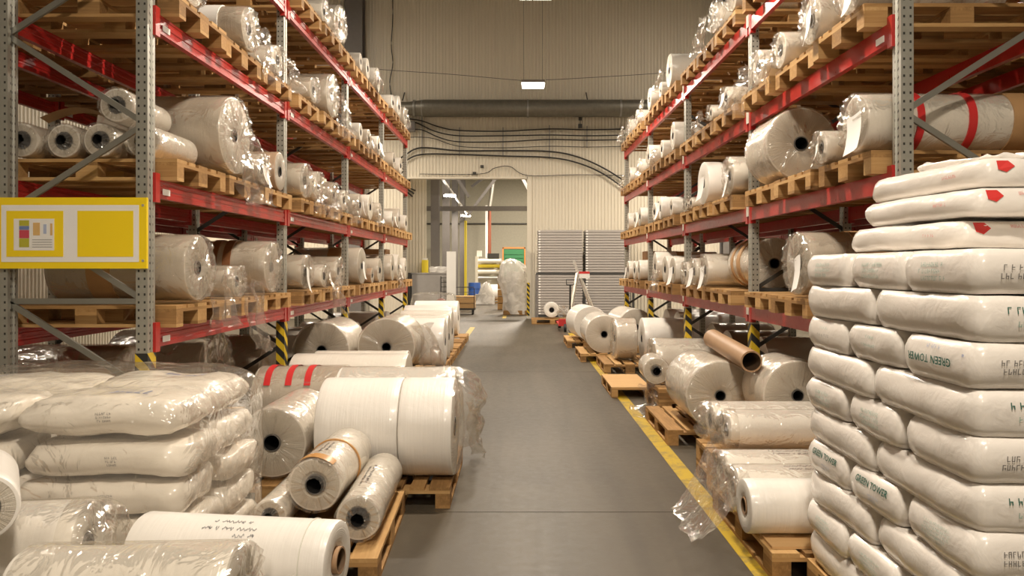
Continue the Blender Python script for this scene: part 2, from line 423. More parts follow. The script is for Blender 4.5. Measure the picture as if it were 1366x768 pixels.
def rack(R, label, guards=True, tags=False, levels=4, bays=4):
    t = thing('pallet_rack', label, 'rack', ((R['xf']+R['xr'])/2, R['y0'], 0))
    cx = (R['xf']+R['xr'])/2; s = R['s']
    hx = (R['xr']-R['xf'])/2      # signed: rear local x
    H = R['lz'][levels-1]+.05
    um = upright_mesh(H); bm = beam_mesh(R['dy']-.1)
    brm = {}
    for i in range(bays+1):
        y = i*R['dy']
        for lx in (-hx, hx):
            u = put('upright', um, t, (lx, y, 0)); put('foot_plate', FOOT, u)
            if guards and lx == -hx: put('corner_guard', GUARD, u, (0, 0, .62))
        z = .15; side = 1; m = MB()
        def brace(a, b): MB().bar(a, b, .02, .036).build('brace', 'brace_steel' if i == 0 else 'dark_steel', t)
        brace((-hx, y, .12), (hx, y, .12)); brace((-hx, y, 1.43), (hx, y, 1.43))
        z = .29
        while z+.57 < H:
            if abs(z-1.43) < .01: side = -1
            a, b = ((hx, y, z), (-hx, y, z+.57)) if side > 0 else ((-hx, y, z), (hx, y, z+.57))
            brace(a, b); side = -side; z += .57
    for i in range(bays):
        for k in range(levels):
            for lx in (-hx, hx):
                b = put('beam', bm, t, (lx+(-s*.03 if lx == -hx else s*.03), i*R['dy']+.05, R['lz'][k]-.12))
                for yy in (.0, R['dy']-.1): put('beam_connector', CONN, b, (0, yy, 0))
                if lx == -hx:
                    if tags and i > 0: put('level_tag', SNAP, b, (-s*.03, -.05, .10))
                    else: put('level_plate', PLATE, b, (-s*.025, .12, .045))
    return t
rack(LEFT, 'red and galvanised pallet rack carrying the yellow notice board')
rack(RIGHT, 'red and galvanised pallet rack behind the tall stack of white sacks', tags=True)
BACKL = dict(LEFT, xf=-4.7, xr=-3.8); BACKR = dict(RIGHT, xf=4.6, xr=3.7)
rack(BACKL, 'pallet rack standing back to back with the yellow-board rack', guards=False)
rack(BACKR, 'pallet rack standing back to back with the sack-side rack', guards=False)
LV = ['lowest', 'second', 'third', 'top']; BAY = ['first', 'second', 'third', 'fourth']
for R in (LEFT, RIGHT):
    cx = (R['xf']+R['xr'])/2
    for b in range(4):
        for k in range(4):
            for j in range(3):
                pallet(cx+rnd.uniform(-.03, .03), R['y0']+b*R['dy']+.53+j*.87, R['lz'][k]+.001, rnd.uniform(-.012, .012) + (PI if rnd.random() < .5 else 0),
                       f"{['first', 'middle', 'last'][j]} pallet from the {'notice-board' if R is LEFT else 'sack'} end, {LV[k]} level, {BAY[b]} bay, {R['nm']}", f"pallets, {LV[k]} level, {BAY[b]} bay, {R['nm']}", b < 2)
for R, nm in ((BACKL, 'rack back to back with the yellow-board rack'), (BACKR, 'rack back to back with the sack-side rack')):
    cx = (R['xf']+R['xr'])/2
    for b in range(3):
        for k in (1, 2, 3):
            for j in range(3):
                if k == 1 and R is BACKL and b == 0: continue
                pallet(cx, R['y0']+b*R['dy']+.53+j*.87, R['lz'][k]+.001, 0, f"{['first', 'middle', 'last'][j]} pallet, {BAY[b]} bay, {LV[k]} level, {nm}", f"pallets {LV[k]} level {nm}", False)

# ------------------------------------------------------------------ film rolls
CRUMPLE = {}
def sheet_tail(parent, loc, w, h, seed, rotz=0., lean=.15, mat='clear_film', name='film_tail'):
    """a crumpled film tail hanging down from its top edge (local XZ)"""
    def fn(u, v):
        s = seed*7.3; ww = w*(1-.35*v+.25*nz(v*3, s))
        x = (u-.5)*ww + .05*nz(v*4, s+3); z = -v*h
        y = .06*math.sin(u*9+s+3*nz(v*3, s+5))*(.4+v)*w/.4 + .05*nz(u*4, v*5, s) - lean*v*h
        return (x, y, z + .04*nz(u*5, v*3, s+9))
    return MB().grid(fn, 14, 12).build(name, mat, parent, 0, loc, (0, 0, rotz))
def puff(parent, loc, r, seed, sx=1., name='film_bunch', mat='clear_film'):
    """a bunched gather of film at a roll end"""
    m = MB(); pr = []
    for i in range(9):
        a = PI*i/8; pr.append((-math.cos(a)*r*sx, max(.002, math.sin(a)*r)))
    def fx(x, rr, a, i):
        k = 1+.45*nz(math.cos(a)*2.2+seed, math.sin(a)*2.2, x/r*1.6)+.2*math.sin(a*7+seed)
        return x*(1+.2*nz(a, seed, i)), rr*k
    m.lathe(pr, 22, fx=fx); return m.build(name, mat, parent, 0, loc)
def roll(name, label, pos, az, r, L, side='film_white', face='face_white', rc=.045, core='black', wrap=False, tilt=0., group=None,
         bands=(), tail=None, tagp=False, wob=0., seed=0, cat='roll', core_out=.0, straps=(), bunch=None, roll_seg=40, scrib=None):
    t = thing(name, label, cat, (pos[0], pos[1], pos[2]-r), (0, tilt, az), group)
    off = (0, 0, r); r0 = r
    if wrap: r = r*.972-.008
    r = r*(1-.7*wob)
    prof = [(.012, rc), (.004, rc*1.3), (0, r*.5), (0, r-.014), (.004, r-.004), (.012, r)]
    ns = 7
    for i in range(1, ns): prof.append((.012+(L-.024)*i/ns, r))
    prof += [(L-.012, r), (L-.004, r-.004), (L, r-.014), (L, rc)]
    mi = [1]*3+[0]*(len(prof)-6)+[1]*2
    mi = mi[:len(prof)-1]
    def fx(x, rr, a, i):
        if not wob or rr < r*.6: return x, rr
        return x, rr*(1+wob*nz(math.cos(a)*1.5+seed*3.1, math.sin(a)*1.5, x*3))
    MB().lathe(prof, roll_seg, mi, fx=fx).build('film_body', [side, face], t, .6, off)
    if core:
        ri = rc*.86; c0 = -core_out
        cm = {'black': 'core_dark', 'brown': 'cardboard_tube'}[core]
        MB().lathe([(c0, ri), (c0, rc), (L+core_out, rc), (L+core_out, ri)], 20, [0, 0, 0, 1], close=True).build('core', [cm, 'tube_bore_shade' if core == 'brown' else 'black_plastic'], t, .6, off)  # inner wall takes a darker material for the shade in the bore
        MB().lathe([(L*.6, .0005), (L*.6, ri)], 16).build('core_hole_dark', 'black_plastic', t, 0, off)  # black disc added to stand for the dark inside the core
    if wrap:
        R1 = r*1.01+.004
        pr = [(L*.97, R1), (L*.75, R1), (L*.5, R1), (L*.25, R1), (L*.08, R1*1.005), (-.012, R1*.995), (-.03, R1*.93), (-.028, R1*.8), (-.024, R1*.62), (-.022, R1*.44), (-.03, R1*.28)]
        def fw(x, rr, a, i):
            cx, sy = math.cos(a), math.sin(a)
            if i < 5: return x, rr*(1+.009*nz(cx*3+seed, sy*3, x*6))
            fold = .04*abs(nz(cx*4+seed*1.7, sy*4, 3))+.006*math.sin(a*17+seed)*(1 if i > 5 else .3)
            return x-fold*.8, min(R1*1.005, rr*(1+.05*nz(cx*3+seed, sy*3, 7)))
        MB().lathe(pr, 72, fx=fw).build('wrap_film', 'clear_film', t, 0, off)
    bandr = r*1.022+.0065 if wrap else r+.004
    for k, b in enumerate(bands):       # (position, width, material)
        p, w, mt = b[:3]
        MB().lathe([(p, r*1.001), (p, bandr), (p+w, bandr), (p+w, r*1.001)], roll_seg).build('tape_band', mt, t, .6, off)
    for p, a0, a1, w, mt in straps:     # partial tape strips around the side
        m = MB(); n = 10; R2 = r*1.01+.007
        m.grid(lambda u, v: (p+w*v+.01*math.sin(u*6), R2*math.cos(a0+(a1-a0)*u), R2*math.sin(a0+(a1-a0)*u)), n, 1)
        m.build('tape_strip', mt, t, 0, off)
    if not scrib: r = r0
    if scrib:
        m = MB(); R2 = r+.0012
        rs = random.Random(seed)
        for ln, (p0, p1, a) in enumerate(scrib):
            q = p0
            while q < p1:
                ww = rs.uniform(.008, .02); pts = []
                for j in range(7):
                    tt = j/6; aa = a+.011/r*math.sin(tt*PI*2*rs.choice((1, 1.5, 2)))*rs.uniform(.4, 1)
                    pts.append((q+ww*tt, R2*math.cos(aa), R2*math.sin(aa)))
                m.tube(pts, .0009, 4); q += ww+(.016 if rs.random() < .25 else .002)
        m.build('pen_writing', 'ink', t, None, off)
    r = r0
    if tagp:
        sgn = 1 if tagp is True else tagp
        w, h = min(.16, r*.8), min(.26, r*1.25)
        g = MB().grid(lambda u, v: (-.045-.05*v*v+.012*math.sin(3*u+seed), (u-.5)*w, -v*h), 5, 6)
        g.build('paper_tag', 'paper', t, 0, (0, sgn*r*.35, r*1.2), (sgn*.22, 0, 0))
    if tail:
        w, h = tail[:2]
        sheet_tail(t, (-.10-.06*tail[0], tail[2] if len(tail) > 2 else 0, r*(1.0 if len(tail) < 4 else tail[3])), w, h, seed+1, -PI/2)
    if bunch:
        Rh = r0*.99; Lh = bunch
        def fh(x, rr, a, i):
            k = i/7; c, q = math.cos(a), math.sin(a)
            return x-.35*Lh*k*nz(c*1.5+seed, q*1.5, 2), rr*(1-.10*k*abs(math.sin(a*4.5+seed+2*nz(c*2, q*2, seed)))+.12*k*nz(c*2.5, q*2.5, seed+x*6))
        MB().lathe([(.06, Rh), (0, Rh), (-.25*Lh, Rh*.99), (-.5*Lh, Rh*.95), (-.75*Lh, Rh*.88), (-.92*Lh, Rh*.74), (-1.0*Lh, Rh*.5), (-.9*Lh, Rh*.28)], 56, fx=fh).build('film_hood', 'clear_film', t, 0, (0, 0, r0))
    return t
STY = {  # side, face, wrap-detail
    'w': ('film_white', 'face_white'), 'ww': ('film_wrap_white', 'face_wrap'), 'g': ('film_wrap_grey', 'face_grey'), 'k': ('film_kraft', 'face_grey')}
DESC = {'w': 'smooth white film roll', 'ww': 'milky film-wrapped roll', 'g': 'clear grey film-wrapped roll', 'k': 'brown paper-wrapped roll'}
CNT = {}
def shelf_roll(R, k, y, r, sty='ww', L=.95, dx=0., extra='', **kw):
    b = max(0, min(3, int((y-R['y0'])/R['dy']))); s = R['s']
    x = s*(abs(R['xf']+R['xr'])/2-.585)+dx*s; z = R['lz'][k]+.146+r
    size = 'big' if r > .22 else ('small' if r < .145 else '')
    desc = (size+' ' if size else '')+DESC[sty]+(' '+extra if extra else '')
    ci = CNT.get((s, k, b), 0); CNT[(s, k, b)] = ci+1
    lab = f"{desc}, {['first', 'second', 'third', 'fourth', 'fifth'][ci]} in {BAY[b]} bay, {LV[k]} level, {R['nm']}"
    i = int(y*37+k*11+s*5) % 97
    near = y < 10.3
    kw.setdefault('wrap', near and sty != 'w' and sty != 'k')
    kw.setdefault('rc', min(.05, r*.3)); kw.setdefault('wob', .03 if sty != 'w' else .0)
    return roll('film_roll', lab, (x, y, z), (PI if s < 0 else 0)+rnd.uniform(-.05, .05), r, L, *STY[sty], seed=i, group=f"rolls, {LV[k]} level, {BAY[b]} bay, {R['nm']}", roll_seg=40 if near else 24, **kw)
KR = [(.32, .16, 'kraft')]
BT = [(.30, .07, 'brown_dark_tape'), (.42, .07, 'brown_dark_tape')]
# --- yellow-board rack
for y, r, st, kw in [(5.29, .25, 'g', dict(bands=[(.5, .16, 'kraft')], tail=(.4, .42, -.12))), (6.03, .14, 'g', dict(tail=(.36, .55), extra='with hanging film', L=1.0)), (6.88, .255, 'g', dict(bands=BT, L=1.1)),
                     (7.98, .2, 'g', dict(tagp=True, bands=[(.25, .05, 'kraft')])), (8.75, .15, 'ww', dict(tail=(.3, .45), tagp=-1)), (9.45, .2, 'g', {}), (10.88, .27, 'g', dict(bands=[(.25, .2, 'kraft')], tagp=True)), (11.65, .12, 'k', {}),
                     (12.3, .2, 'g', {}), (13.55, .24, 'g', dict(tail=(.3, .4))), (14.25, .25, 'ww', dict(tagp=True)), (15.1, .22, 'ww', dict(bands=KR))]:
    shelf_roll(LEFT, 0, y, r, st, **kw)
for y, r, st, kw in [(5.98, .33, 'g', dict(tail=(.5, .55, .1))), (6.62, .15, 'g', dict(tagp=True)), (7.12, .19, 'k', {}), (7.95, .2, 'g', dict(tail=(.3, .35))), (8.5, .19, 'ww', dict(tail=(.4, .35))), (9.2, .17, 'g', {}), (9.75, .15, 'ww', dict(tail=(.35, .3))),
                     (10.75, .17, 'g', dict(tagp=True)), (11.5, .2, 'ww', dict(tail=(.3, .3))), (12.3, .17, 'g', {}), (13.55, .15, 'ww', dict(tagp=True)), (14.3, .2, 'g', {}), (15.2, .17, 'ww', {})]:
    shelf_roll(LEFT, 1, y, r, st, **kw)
for y, r, st, kw in [(5.2, .2, 'ww', {}), (6.3, .2, 'g', dict(tail=(.35, .45), bands=[(.2, .16, 'paper')])), (7.05, .15, 'ww', dict(tail=(.3, .3))), (8.3, .16, 'g', {}), (9.1, .28, 'g', dict(tail=(.45, .5))),
                     (10.8, .14, 'ww', dict(tail=(.3, .3))), (11.4, .15, 'g', {}), (12.2, .17, 'ww', dict(tagp=True)), (13.7, .15, 'g', {}), (14.5, .16, 'ww', {})]:
    shelf_roll(LEFT, 2, y, r, st, **kw)
for y, r, st, kw in [(5.4, .2, 'g', {}), (6.5, .2, 'ww', {}), (8.75, .15, 'ww', dict(tail=(.3, .3))), (9.5, .25, 'ww', {}), (10.8, .13, 'ww', {}), (11.3, .16, 'ww', dict(tail=(.3, .25))), (12.15, .2, 'ww', dict(tagp=True, bands=KR)), (13.6, .15, 'ww', {}), (14.3, .22, 'ww', dict(tail=(.3, .4))), (15.1, .2, 'g', {})]:
    shelf_roll(LEFT, 3, y, r, st, **kw)
# small rolls lying end-on behind the sign frame
zb = LEFT['lz'][1]+.146
for i, (x, z) in enumerate([(-3.29, .127), (-3.03, .127), (-2.77, .127), (-2.50, .127), (-2.66, .36)]):
    roll('film_roll', ['outermost', 'second', 'third', 'innermost'][3-i]+' thin clear-wrapped roll in the row above the yellow notice board' if i < 4 else 'thin clear-wrapped roll lying on top of the row above the yellow board', (x, 4.98+.03*(i % 2), zb+z), PI/2+(.0 if i < 4 else .04), .125, .6, 'film_wrap_white', 'face_wrap', rc=.062, wrap=True, seed=i+3, group='rolls above the yellow board' if i < 4 else None)
o = MB().grid(lambda u, v: (-3.25+.40*u, 5.2-.1*v, zb+.28+.07*math.sin(u*2.5)+.02*v), 10, 3).build('kraft_sheet', 'kraft'); o.data.polygons.foreach_set('use_smooth', [True]*30)
tag(o, 'curled brown paper sheet lying on the thin rolls above the yellow board', 'paper')
# --- sack-side rack
RT = [(.30, .045, 'red_tape'), (.62, .05, 'red_tape')]
for y, r, st, kw in [(5.75, .26, 'g', dict(tagp=-1, bands=[(.35, .3, 'kraft')])), (8.62, .2, 'ww', dict(tagp=-1)), (9.15, .18, 'ww', dict(tagp=-1, bands=KR)), (9.62, .16, 'ww', {}),
                     (10.4, .19, 'ww', dict(tagp=-1, bands=KR)), (10.95, .2, 'ww', dict(tail=(.3, .35))), (11.75, .24, 'ww', dict(bands=KR)), (13.3, .18, 'ww', dict(tagp=-1)), (13.8, .17, 'ww', {}), (14.6, .18, 'ww', dict(tagp=-1))]:
    shelf_roll(RIGHT, 0, y, r, st, **kw)
zr = RIGHT['lz'][0]+.146
roll('film_roll', 'clear-wrapped roll facing the viewer behind an upright, lowest level of the sack-side rack', (2.56, 7.46, zr+.27), PI/2, .27, .75, *STY['ww'], rc=.055, wrap=True, seed=4, bands=[(.3, .1, 'kraft'), (.55, .06, 'kraft')])
roll('film_roll', 'grey wrapped roll beside the one facing the viewer, lowest level, sack-side rack', (3.13, 7.5, zr+.27), PI/2, .27, .7, *STY['g'], wrap=False, seed=9)
shelf_roll(RIGHT, 1, 4.78, .2, 'ww', L=1.12, extra='with red tape', bands=RT+[(.9, .14, 'kraft')], tagp=-1)
shelf_roll(RIGHT, 1, 5.32, .13, 'ww', tagp=-1)
z2 = RIGHT['lz'][1]+.146
roll('film_roll', 'big clear-wrapped roll facing the viewer on the second level of the sack-side rack', (2.38, 6.28, z2+.318), PI/2, .318, .58, *STY['ww'], rc=.06, wrap=True, seed=5)
for y, r, st, kw in [(7.62, .21, 'ww', dict(tagp=-1, bands=KR)), (8.7, .25, 'w', dict(tagp=-1, bands=[(.28, .1, 'kraft')])), (10.5, .12, 'ww', {}), (11.3, .17, 'w', dict(tagp=-1)), (11.8, .15, 'ww', {}), (13.2, .17, 'ww', dict(tagp=-1)), (13.75, .15, 'ww', dict(bands=KR)), (14.6, .17, 'ww', {})]:
    shelf_roll(RIGHT, 1, y, r, st, **kw)
for y in (9.3, 9.55): shelf_roll(RIGHT, 1, y, .08, 'ww', rc=.03)
for y, r, st, kw in [(4.85, .2, 'ww', dict(tagp=-1)), (5.5, .19, 'ww', dict(tagp=-1, bands=KR)), (6.15, .16, 'ww', dict(tail=(.3, .3))), (6.72, .17, 'ww', dict(tail=(.4, .4))), (7.75, .13, 'ww', dict(tagp=-1, bands=KR)), (8.35, .1, 'ww', dict(tail=(.3, .2))), (10.4, .2, 'ww', dict(bands=[(.2, .02, 'strap_white')])), (11.2, .14, 'ww', dict(tail=(.3, .3))), (12.35, .2, 'ww', dict(tail=(.3, .35))), (13.4, .16, 'ww', {}), (14.4, .15, 'ww', dict(tail=(.3, .3)))]:
    shelf_roll(RIGHT, 2, y, r, st, **kw)
for y, r, st, kw in [(5.4, .18, 'ww', {}), (7.5, .17, 'ww', dict(tail=(.35, .35))), (8.2, .18, 'ww', dict(tail=(.35, .42), bands=KR)), (10.65, .24, 'ww', dict(tail=(.3, .3))), (11.3, .12, 'ww', {}), (12.25, .19, 'ww', dict(tail=(.3, .38), bands=KR)), (13.55, .15, 'ww', dict(tail=(.35, .3))), (14.5, .16, 'ww', dict(tail=(.3, .3)))]:
    shelf_roll(RIGHT, 3, y, r, st, **kw)
o = thing('cardboard_box', 'brown cardboard box at the far end of the lowest level, sack-side rack', 'box', (2.9, 15.28, zr+.001)); MB().box(-.3, .3, -.3, .3, 0, .55).build('carton', 'kraft', o); MB().box(-.302, .302, -.03, .03, .2, .552).build('sealing_tape', 'brown_tape', o)
o = thing('cardboard_box', 'brown cardboard box at the far end of the lowest level, yellow-board rack', 'box', (-3.0, 15.6, LEFT['lz'][0]+.146)); MB().box(-.3, .3, -.28, .28, 0, .62).build('carton', 'kraft', o); MB().box(-.302, .302, -.03, .03, .2, .622).build('sealing_tape', 'brown_tape', o)

# ------------------------------------------------------------------ notice board
t = thing('notice_board', 'yellow-framed notice board with two yellow fields bolted to the rack end', 'sign', (-2.829, 4.745, 1.64))
Yb = -.0
W2 = .483
MB().box(-W2, W2, 0, .02, 0, .45).build('yellow_panel', 'sign_yellow', t)
MB().box(-W2+.048, W2-.048, -.003, 0, .042, .402).build('white_field', 'sign_white', t)
MB().box(-W2+.082, -.042, -.006, -.003, .075, .365).build('yellow_field', 'sign_yellow', t)
MB().box(.048, W2-.082, -.006, -.003, .075, .365).build('yellow_field', 'sign_yellow', t)
ch = MB().box(-W2+.13, -.098, -.008, -.006, .115, .315).build('chart_sheet', 'paper', t)
for z0, z1, mt in ((.27, .305, 'swatch_olive'), (.245, .268, 'swatch_blue'), (.192, .243, 'swatch_red'), (.135, .19, 'swatch_olive')): MB().box(-.318, -.255, -.0095, -.0081, z0, z1).build('colour_field', mt, ch)
MB().box(-.23, -.187, -.0095, -.0081, .21, .29).build('colour_field', 'swatch_orange', ch)
MB().box(-.165, -.145, -.0095, -.0081, .22, .28).build('colour_field', 'print_pale_blue', ch); MB().box(-.122, -.108, -.0095, -.0081, .21, .285).build('colour_field', 'swatch_orange', ch)
m = MB()
for z in (.135, .15, .165, .18): m.box(-.235, -.11-.02*((z*1000) % 3), -.0095, -.0081, z, z+.003)
m.build('small_print', 'print_grey', ch)
for z in (.05, .40): MB().cyl((W2-.022, -.006, z), (W2-.022, .001, z), .008, 10).build('bolt', 'bright_steel', t)

# ------------------------------------------------------------------ floor goods by the yellow-board rack
def fp(x, y, rz, label, group=None, z=0.): return pallet(x, y, z+.001, rz, label, group)
PZ = .146
# big white pair of rolls and their pallets
fp(-.86, 5.72, PI/2, 'wooden pallet under the big white rolls beside the aisle')
D = .348
roll('film_roll', 'big plain white film roll nearest the aisle, right half of a pair', (-.45, 5.46, PZ+D), PI, D, .37, rc=.07, seed=1, wrap=False, bunch=.05, core='black')
roll('film_roll', 'wide plain white film roll, inner half of the big pair', (-.823, 5.46, PZ+D), PI, D, .57, rc=.07, seed=2, scrib=[(.02, .06, 1.9)])
roll('film_roll', 'big white film roll behind the pair, clear film bunched on its end', (-.53, 6.21, PZ+.345), PI, .345, .93, rc=.07, seed=3, wrap=True, tail=(.35, .45, -.25, 1.0), bunch=.24)
# leaning wrapped rolls on the pallet in front
fp(-1.14, 4.46, PI/2+.03, 'wooden pallet at the aisle edge under two leaning wrapped rolls')
roll('film_roll', 'thick clear-wrapped roll with orange tape lying across two thinner rolls', (-1.16, 4.30, .402), PI/2-.02, .172, .80, 'film_wrap_white', 'face_wrap', rc=.06, wrap=True, seed=11, wob=.03,
     bands=[(.42, .018, 'brown_tape')], straps=[(-.02, .9, 2.3, .09, 'brown_tape')], scrib=[(.15, .36, 1.45), (.18, .36, 1.65)])
roll('film_roll', 'clear-wrapped roll with open dark core on the pallet at the aisle edge', (-.865, 4.08, PZ+.137), PI/2+.03, .137, .95, 'film_wrap_white', 'face_wrap', rc=.068, wrap=True, seed=12, wob=.02, scrib=[(.2, .6, 1.3), (.25, .62, 1.55)])
roll('film_roll', 'small clear-wrapped roll under the orange-taped roll', (-1.385, 4.2, PZ+.108), PI/2, .108, .8, 'film_wrap_white', 'face_wrap', rc=.05, wrap=True, seed=13)
# clear roll with dark core
fp(-1.73, 5.75, PI/2, 'wooden pallet under the clear roll with black core')
roll('film_roll', 'clear-wrapped roll with black core between the wrapped sacks and white pair', (-1.73, 5.28, PZ+.265), PI/2, .265, .85, 'film_wrap_white', 'face_wrap', rc=.062, wrap=True, seed=14, wob=.02)
fp(-1.9, 7.0, PI/2, 'wooden pallet under the red-taped clear roll'); fp(-1.06, 7.26, PI/2, 'wooden pallet behind the big white rolls')
roll('film_roll', 'grey clear-wrapped roll with three red tape strips', (-1.50, 6.56, PZ+.33), PI, .33, .74, 'film_wrap_grey', 'face_grey', seed=15, wrap=True, wob=.02, straps=[(.24, .6, 2.9, .055, 'red_tape'), (.40, .6, 2.9, .055, 'red_tape'), (.58, .6, 2.9, .055, 'red_tape')])
roll('film_roll', 'long milky roll lying right behind the red-taped roll', (-1.05, 7.26, PZ+.335), PI, .335, 1.1, *STY['ww'], seed=16, wob=.015)
roll('film_roll', 'long milky roll lying before the two round faces', (-1.15, 7.95, PZ+.31), PI, .31, .98, *STY['ww'], seed=17, wob=.015)
fp(-1.7, 8.29, 0, 'wooden pallet before the two round roll faces')
for k in (0, 1):
    fp(-2.35, 9.6, PI/2, 'pallet in the stacked pair under the round roll at the rack upright', 'stacked pallets under round roll', z=.1445*k)
    fp(-1.53, 9.8, PI/2, 'pallet in the stacked pair under the round roll nearer the aisle', 'stacked pallets under aisle-side round roll', z=.1445*k)
roll('film_roll', 'big grey round-faced roll with dark core tucked beside a rack upright', (-2.355, 9.02, .2905+.36), PI/2, .36, .95, 'film_wrap_white', 'face_grey', rc=.06, seed=18, wob=.012, wrap=True)
roll('film_roll', 'big grey round-faced roll with dark core on the aisle side', (-1.61, 9.22, .2905+.375), PI/2, .375, .95, 'film_wrap_white', 'face_grey', rc=.06, seed=19, wob=.012, wrap=True, tail=None)
tl = thing('film_sheet', 'crumpled clear film hanging beside the aisle-side round roll', 'plastic film', (-1.2, 9.7, .30)); sheet_tail(tl, (.0, 0, .62), .8, .85, 31, PI/2*.9, .3)
for i, (y, r, x, L, lab) in enumerate([(11.5, .36, -1.1, .95, 'white roll just past the round-faced rolls'), (12.35, .36, -1.12, .8, 'white roll second past the round-faced rolls'), (13.3, .37, -1.15, .9, 'white roll third past the round-faced rolls'), (14.4, .37, -1.25, .9, 'white roll fourth past the round-faced rolls'), (15.4, .36, -1.4, .9, 'white roll fifth past the round-faced rolls'), (16.6, .38, -1.3, .95, 'white roll last in the floor row, near the grey cabinet')]):
    fp(max(x-.6, -1.7), y, 0, 'pallet under the '+lab)
    roll('film_roll', lab, (x, y, PZ+r), PI, r, L, *(STY['w'] if i in (0, 3, 4, 5) else STY['ww']), rc=.06, seed=30+i, wob=.01, tail=None)
# rolls stored on the floor under the rack
for x, y, r, L, st, lab, z in [(-2.86, 5.55, .40, .85, 'k', 'brown-wrapped roll on stacked pallets under the first bay behind the board', .29), (-2.72, 8.3, .46, .85, 'g', 'huge grey wrapped roll on the floor under the second bay', 0), (-2.78, 6.9, .40, .85, 'g', 'grey wrapped roll on pallets beside the brown one', .29),
                               (-2.6, 11.2, .38, .9, 'ww', 'milky roll on the floor under the third bay, yellow-board rack', 0), (-2.6, 12.2, .38, .9, 'w', 'white roll on the floor under the third bay, yellow-board rack', 0), (-2.6, 14.0, .4, .9, 'w', 'white roll on the floor under the fourth bay, yellow-board rack', 0), (-2.6, 15.1, .38, .9, 'w', 'white roll on the floor at the end of the yellow-board rack', 0)]:
    roll('film_roll', lab, (x, y, r+.002+z), PI, r, L, *STY[st], rc=.06, seed=int(y*10), wob=.01, wrap=y < 9, core='brown' if st == 'k' else 'black')
for k in (0, 1):
    fp(-3.3, 5.6, 0, 'pallet in the stacked pair under the brown-wrapped roll', 'stacked pallets under brown roll', z=.1445*k); fp(-3.25, 6.9, 0, 'pallet in the stacked pair beside the brown-wrapped roll', 'stacked pallets beside brown roll', z=.1445*k)
# ------------------------------------------------------------------ sacks
def sack_mesh(lx, ly, lz, seed, mat, amp=.011, p=14., inset=.02, dome=.0):
    n1, n2, n3 = 14, 11, 6; m = MB(); idx = {}
    def vert(i, j, k):
        key = (i, j, k)
        if key not in idx:
            q = Vector((2*i/n1-1, 2*j/n2-1, 2*k/n3-1))
            d = max((abs(q.x)**p+abs(q.y)**p)**(1/p), .05) if max(abs(q.x), abs(q.y)) > .9 else 1.
            e = max(abs(q.x), abs(q.y))
            ins = inset*abs(q.z)**2.4
            w = Vector((q.x/d*(lx/2-ins), q.y/d*(ly/2-ins), q.z*lz/2*(1-dome*e**5)))
            nn = Vector((q.x*abs(q.x)**3, q.y*abs(q.y)**3, 0))
            a = amp*nz(w.x*5+seed*3.7, w.y*5, w.z*7)+amp*.5*nz(w.x*14, w.y*14+seed, w.z*16)
            w += nn*(a-amp*.9); w.z += (a-amp*1.1)*(.25+dome*1.5)*q.z
            idx[key] = len(m.v); m.v.append(tuple(w))
        return idx[key]
    def quad(a, b, c, d): m.f.append((a, b, c, d)); m.mi.append(0)
    for i in range(n1):
        for j in range(n2):
            for k in (0, n3):
                a = [vert(i, j, k), vert(i+1, j, k), vert(i+1, j+1, k), vert(i, j+1, k)]; quad(*(a if k else a[::-1]))
        for k in range(n3):
            for j in (0, n2):
                a = [vert(i, j, k), vert(i+1, j, k), vert(i+1, j, k+1), vert(i, j, k+1)]; quad(*(a if j == 0 else a[::-1]))
    for j in range(n2):
        for k in range(n3):
            for i in (0, n1):
                a = [vert(i, j, k), vert(i, j+1, k), vert(i, j+1, k+1), vert(i, j, k+1)]; quad(*(a if i else a[::-1]))
    return m.mesh('sack', mat, 0)
SM = {}
def sack_variants(key, lx, ly, lz, mat, n=4, amp=.011, **kw): SM[key] = [sack_mesh(lx, ly, lz, i*1.7+len(SM), mat, amp, **kw) for i in range(n)]
TXT = {}
def text_mesh(body, size, bold=.0):
    k = (body, size)
    if k not in TXT:
        cu = bpy.data.curves.new('text', 'FONT'); cu.body = body; cu.size = size; cu.align_x = 'CENTER'; cu.align_y = 'CENTER'; cu.offset = bold; cu.resolution_u = 2
        ob = bpy.data.objects.new('text', cu); COL.objects.link(ob)
        me = bpy.data.meshes.new_from_object(ob.evaluated_get(bpy.context.evaluated_depsgraph_get()))
        TXT[k] = ([v.co.copy() for v in me.vertices], [tuple(p.vertices) for p in me.polygons])
        bpy.data.objects.remove(ob); bpy.data.meshes.remove(me)
    return TXT[k]
def smallprint(w, h, lines, seed):
    """rows of tiny unreadable strokes"""
    rs = random.Random(seed); vs = []; fs = []
    for l in range(lines):
        y = h/2-h*(l+.5)/lines; x = -w/2+rs.uniform(0, .15)*w; x1 = w/2-rs.uniform(0, .3)*w; hh = h/lines*.32
        def st(a, b, c, d):
            o = len(vs); vs.extend([Vector((a, c, 0)), Vector((b, c, 0)), Vector((b, d, 0)), Vector((a, d, 0))]); fs.append((o, o+1, o+2, o+3))
        cw = hh*1.15; t = hh*.30
        while x < x1:
            k = rs.random()
            st(x, x+t, y-hh, y+hh)
            st(x+t, x+cw, *((y+hh-t, y+hh) if k < .35 else (y-t/2, y+t/2) if k < .7 else (y-hh, y-hh+t)))
            if rs.random() < .5: st(x+cw-t, x+cw, y-hh, y+hh*rs.choice((0, 1)))
            x += cw*1.45+(cw if rs.random() < .15 else 0)
    return vs, fs
BV = {}
